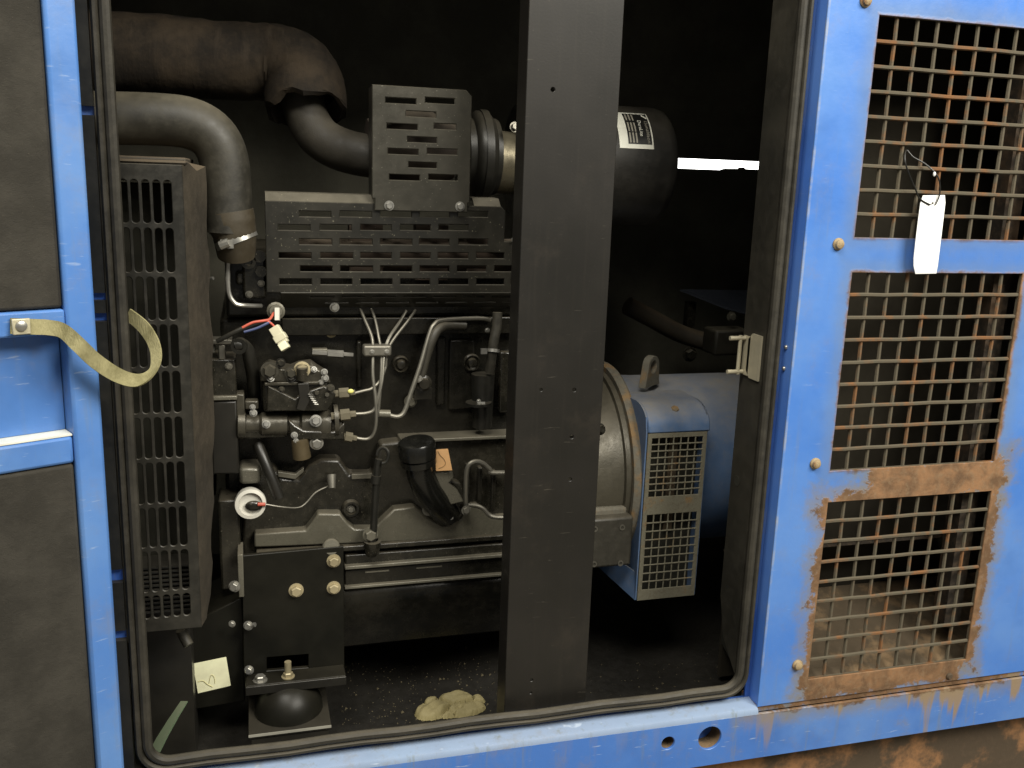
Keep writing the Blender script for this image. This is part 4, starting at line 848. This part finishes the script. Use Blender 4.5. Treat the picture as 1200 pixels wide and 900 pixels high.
# ================================================================== MOUNT, BACKGROUND, LOOSE THINGS
mc = at(338, 822, yf - .012); zf = at(336, 862, .1105).z
mt = thing('rubber_mount', 'black domed rubber anti-vibration mount under the engine front bracket', 'engine mount', (mc.x, 0.185, zf))
zt2 = zfp - .0065
part('pedestal', MB().box((mc.x - .056, 0.114, .4375), (mc.x + .056, 0.222, zf - .0005)), m_plate, mt)
part('dome', MB().lathe((mc.x, 0.172, zf + .008), (0, 0, 1), [(0, .052), ((zt2 - zf)*.25, .050), ((zt2 - zf)*.5, .043), ((zt2 - zf)*.72, .032), (zt2 - zf - .0085, .022)], 30), m_gloss, mt)
part('mount_base', MB().box((mc.x - .060, 0.112, zf - .0), (mc.x + .060, 0.225, zf + .0075)), m_plate, mt, bevel=0.001)
part('base_edge', MB().box((mc.x - .060, 0.1105, zf + .004), (mc.x + .060, 0.1116, zf + .0078)), painted('bare_edge', (0.32, 0.31, 0.26), 0.35, 0.2, metal=0.2), mt)
part('mount_stud', MB().tube([(mc.x, 0.168, zt2 - .002), (mc.x, 0.168, zt2 + .034)], .0052, 14).bolt((mc.x, 0.168, zt2 + .0088), (0, 0, 1), .0075), m_brass, mt)

bgp = thing('rear_hose_and_bracket', 'dim hose and blue grey bracket behind the alternator', 'hose bracket', tuple(at(800, 400, .75)))
part('rear_hose', MB().tube([at(*p) for p in ((735, 358, .70), (765, 374, .70), (800, 392, .70), (840, 402, .68), (900, 404, .66))], .020, 18, 5), m_raddust, bgp)
part('rear_plate', MB().prism([at(797, 339, .72), at(880, 340, .72), at(880, 368, .62), at(850, 360, .62)], (0, 0, -.004)), painted('dim_blue_plate', (0.03, 0.036, 0.05), 0.6, 0.2, updust=False), bgp)
part('rear_post', MB().bpx(806, 354, 815, 385, .72, .02), m_casting, bgp)
part('rear_block', MB().bpx(838, 387, 880, 417, .60, .06), m_hose, bgp, bevel=.006)
part('bolt', MB().bolt(at(857, 371, .61), (0, -1, 0), .008), m_alu, bgp); part('bolt', MB().bolt(at(808, 415, .62), (0, -1, 0), .012), m_casting, bgp)

tag = thing('inspection_tag', 'blank white card tag hanging by a wire loop from the top mesh vent', 'tag', tuple(at(1088, 275, -.012)))
N_ = 10; rg = []
for i in range(N_ + 1):
    t = i/N_; u = 1090.5 - 12*t**0.8*0 - 4.5*t*1.0 - 0*t; v = 229 + 92*t
    uu0 = 1080 - 11*min(1, t*1.2) + 2.2*t*t; uu1 = 1109 - 10*min(1, t*1.1)
    y = -.010 - .010*math.sin(t*2.6) + .003*t
    a, b = at(uu0, v, y), at(uu1, v - 0.5, y + .002)
    if i in (0, N_): e = (b - a)*0.06; a, b = a + e, b - e
    rg.append([a, b, b + Vector((0, .0009, 0)), a + Vector((0, .0009, 0))])
part('card', MB().rings(rg), m_tag, tag)
part('hole', MB().lathe(at(1093, 238, -.0135), (0, -1, 0), [(0, .0016), (.0006, .0014)], 10), m_dark, tag)
part('wire_loop', MB().tube([at(u, v, y) for u, v, y in ((1096, 240, -.013), (1101, 228, -.012), (1101, 213, -.012), (1096, 203, -.010), (1084, 192, -.004), (1070, 184, .0), (1062, 176, .004), (1061, 190, -.004), (1066, 206, -.008), (1073, 222, -.011), (1078, 233, -.012), (1090, 240, -.0135))], .0011, 6, 4), m_blackrub, tag)
part('crimp', MB().ball(at(1095, 204, -.0115), .0022, .0018, .0034, 10, 6), m_tag, tag)

gs = MB(); a = atz(184, 884, .4385); P = [at(180, 884, .060), at(190, 864, .075), at(203, 842, .095), at(216, 822, .115)]
gs.ribbon(P, [cr*.0085 + cu*.003]*2 + [cr*.0075 + cu*.003, cr*.005], .002)
single('green_strap_end', gs, m_green, 'loose green webbing end in the lower left corner of the opening', 'strap')

m_dirt = painted('floor_grit_material', (0.11, 0.09, 0.05), 0.95, 0.3, bump=0.3); gr = MB()
for i in range(700):
    u = random.uniform(400, 850); v = random.uniform(775, 850) if random.random() < .8 else random.uniform(745, 850)
    p = atz(u, v, .4375)
    if p.y < .05 or p.y > .6 or (u > 590 and random.random() < .75): continue
    r = random.uniform(.0006, .0018) if random.random() < .94 else random.uniform(.002, .004)
    gr.add([p + Vector((r, 0, 0)), p + Vector((-r*.5, r*.8, 0)), p + Vector((-r*.5, -r*.8, 0)), p + Vector((0, 0, r))], [(0, 1, 3), (1, 2, 3), (2, 0, 3), (0, 2, 1)])
gt = part('floor_grit', gr, m_dirt); gt['label'] = 'scattered grit and dirt on the oily floor tray'; gt['category'] = 'grit'; gt['kind'] = 'stuff'
rc_ = atz(529, 836, .4380); NX, NY = 84, 48; rv = []; rf = []
dm = [(-.028, -.002, .033, .022, .015, .3), (.014, .014, .032, .017, .021, -.2), (.024, -.010, .036, .017, .012, .1), (-.030, .014, .014, .010, .018, .5), (-.002, -.014, .030, .012, .009, 0), (.044, .008, .020, .012, .012, .4)]
def rag_h(x, y):
    h = 0.0; hs_ = []
    for cx_, cy_, ax_, ay_, hh, rot in dm:
        X_, Y_ = (x-cx_)*math.cos(rot) + (y-cy_)*math.sin(rot), -(x-cx_)*math.sin(rot) + (y-cy_)*math.cos(rot)
        q_ = 1 - (X_/ax_)**2 - (Y_/ay_)**2
        if q_ > 0: hs_.append(hh*q_**.36 + .0016*abs(math.sin(120*X_ + 50*Y_ + cx_*300)) + .0012*math.sin(330*Y_ - 140*X_ + cx_*900))
    hs_.sort(reverse=True)
    if hs_: h = max(.0005, hs_[0])
    if len(hs_) > 1: h = max(.0005, h - .009*math.exp(-((hs_[0] - hs_[1])/.0022)**2))
    return h
for j in range(NY + 1):
    for i in range(NX + 1):
        x = -.066 + .132*i/NX + random.uniform(-.0006, .0006); y = -.034 + .068*j/NY + random.uniform(-.0006, .0006)
        rv.append(rc_ + Vector((x, y + .012, rag_h(x, y) + random.uniform(0, .0006))))
for j in range(NY):
    for i in range(NX):
        q_ = [j*(NX+1) + i, j*(NX+1) + i + 1, (j+1)*(NX+1) + i + 1, (j+1)*(NX+1) + i]
        if max(rv[k].z for k in q_) > rc_.z + .003: rf.append(tuple(q_))
rag = MB(); used_ = sorted({k for f in rf for k in f}); ix = {k: n_ for n_, k in enumerate(used_)}; rag.add([rv[k] for k in used_], [tuple(ix[k] for k in f) for f in rf])
o = single('crumpled_rag', rag, m_leaf, 'pale yellowish crumpled rag lying on the tray against the sill', 'rag')
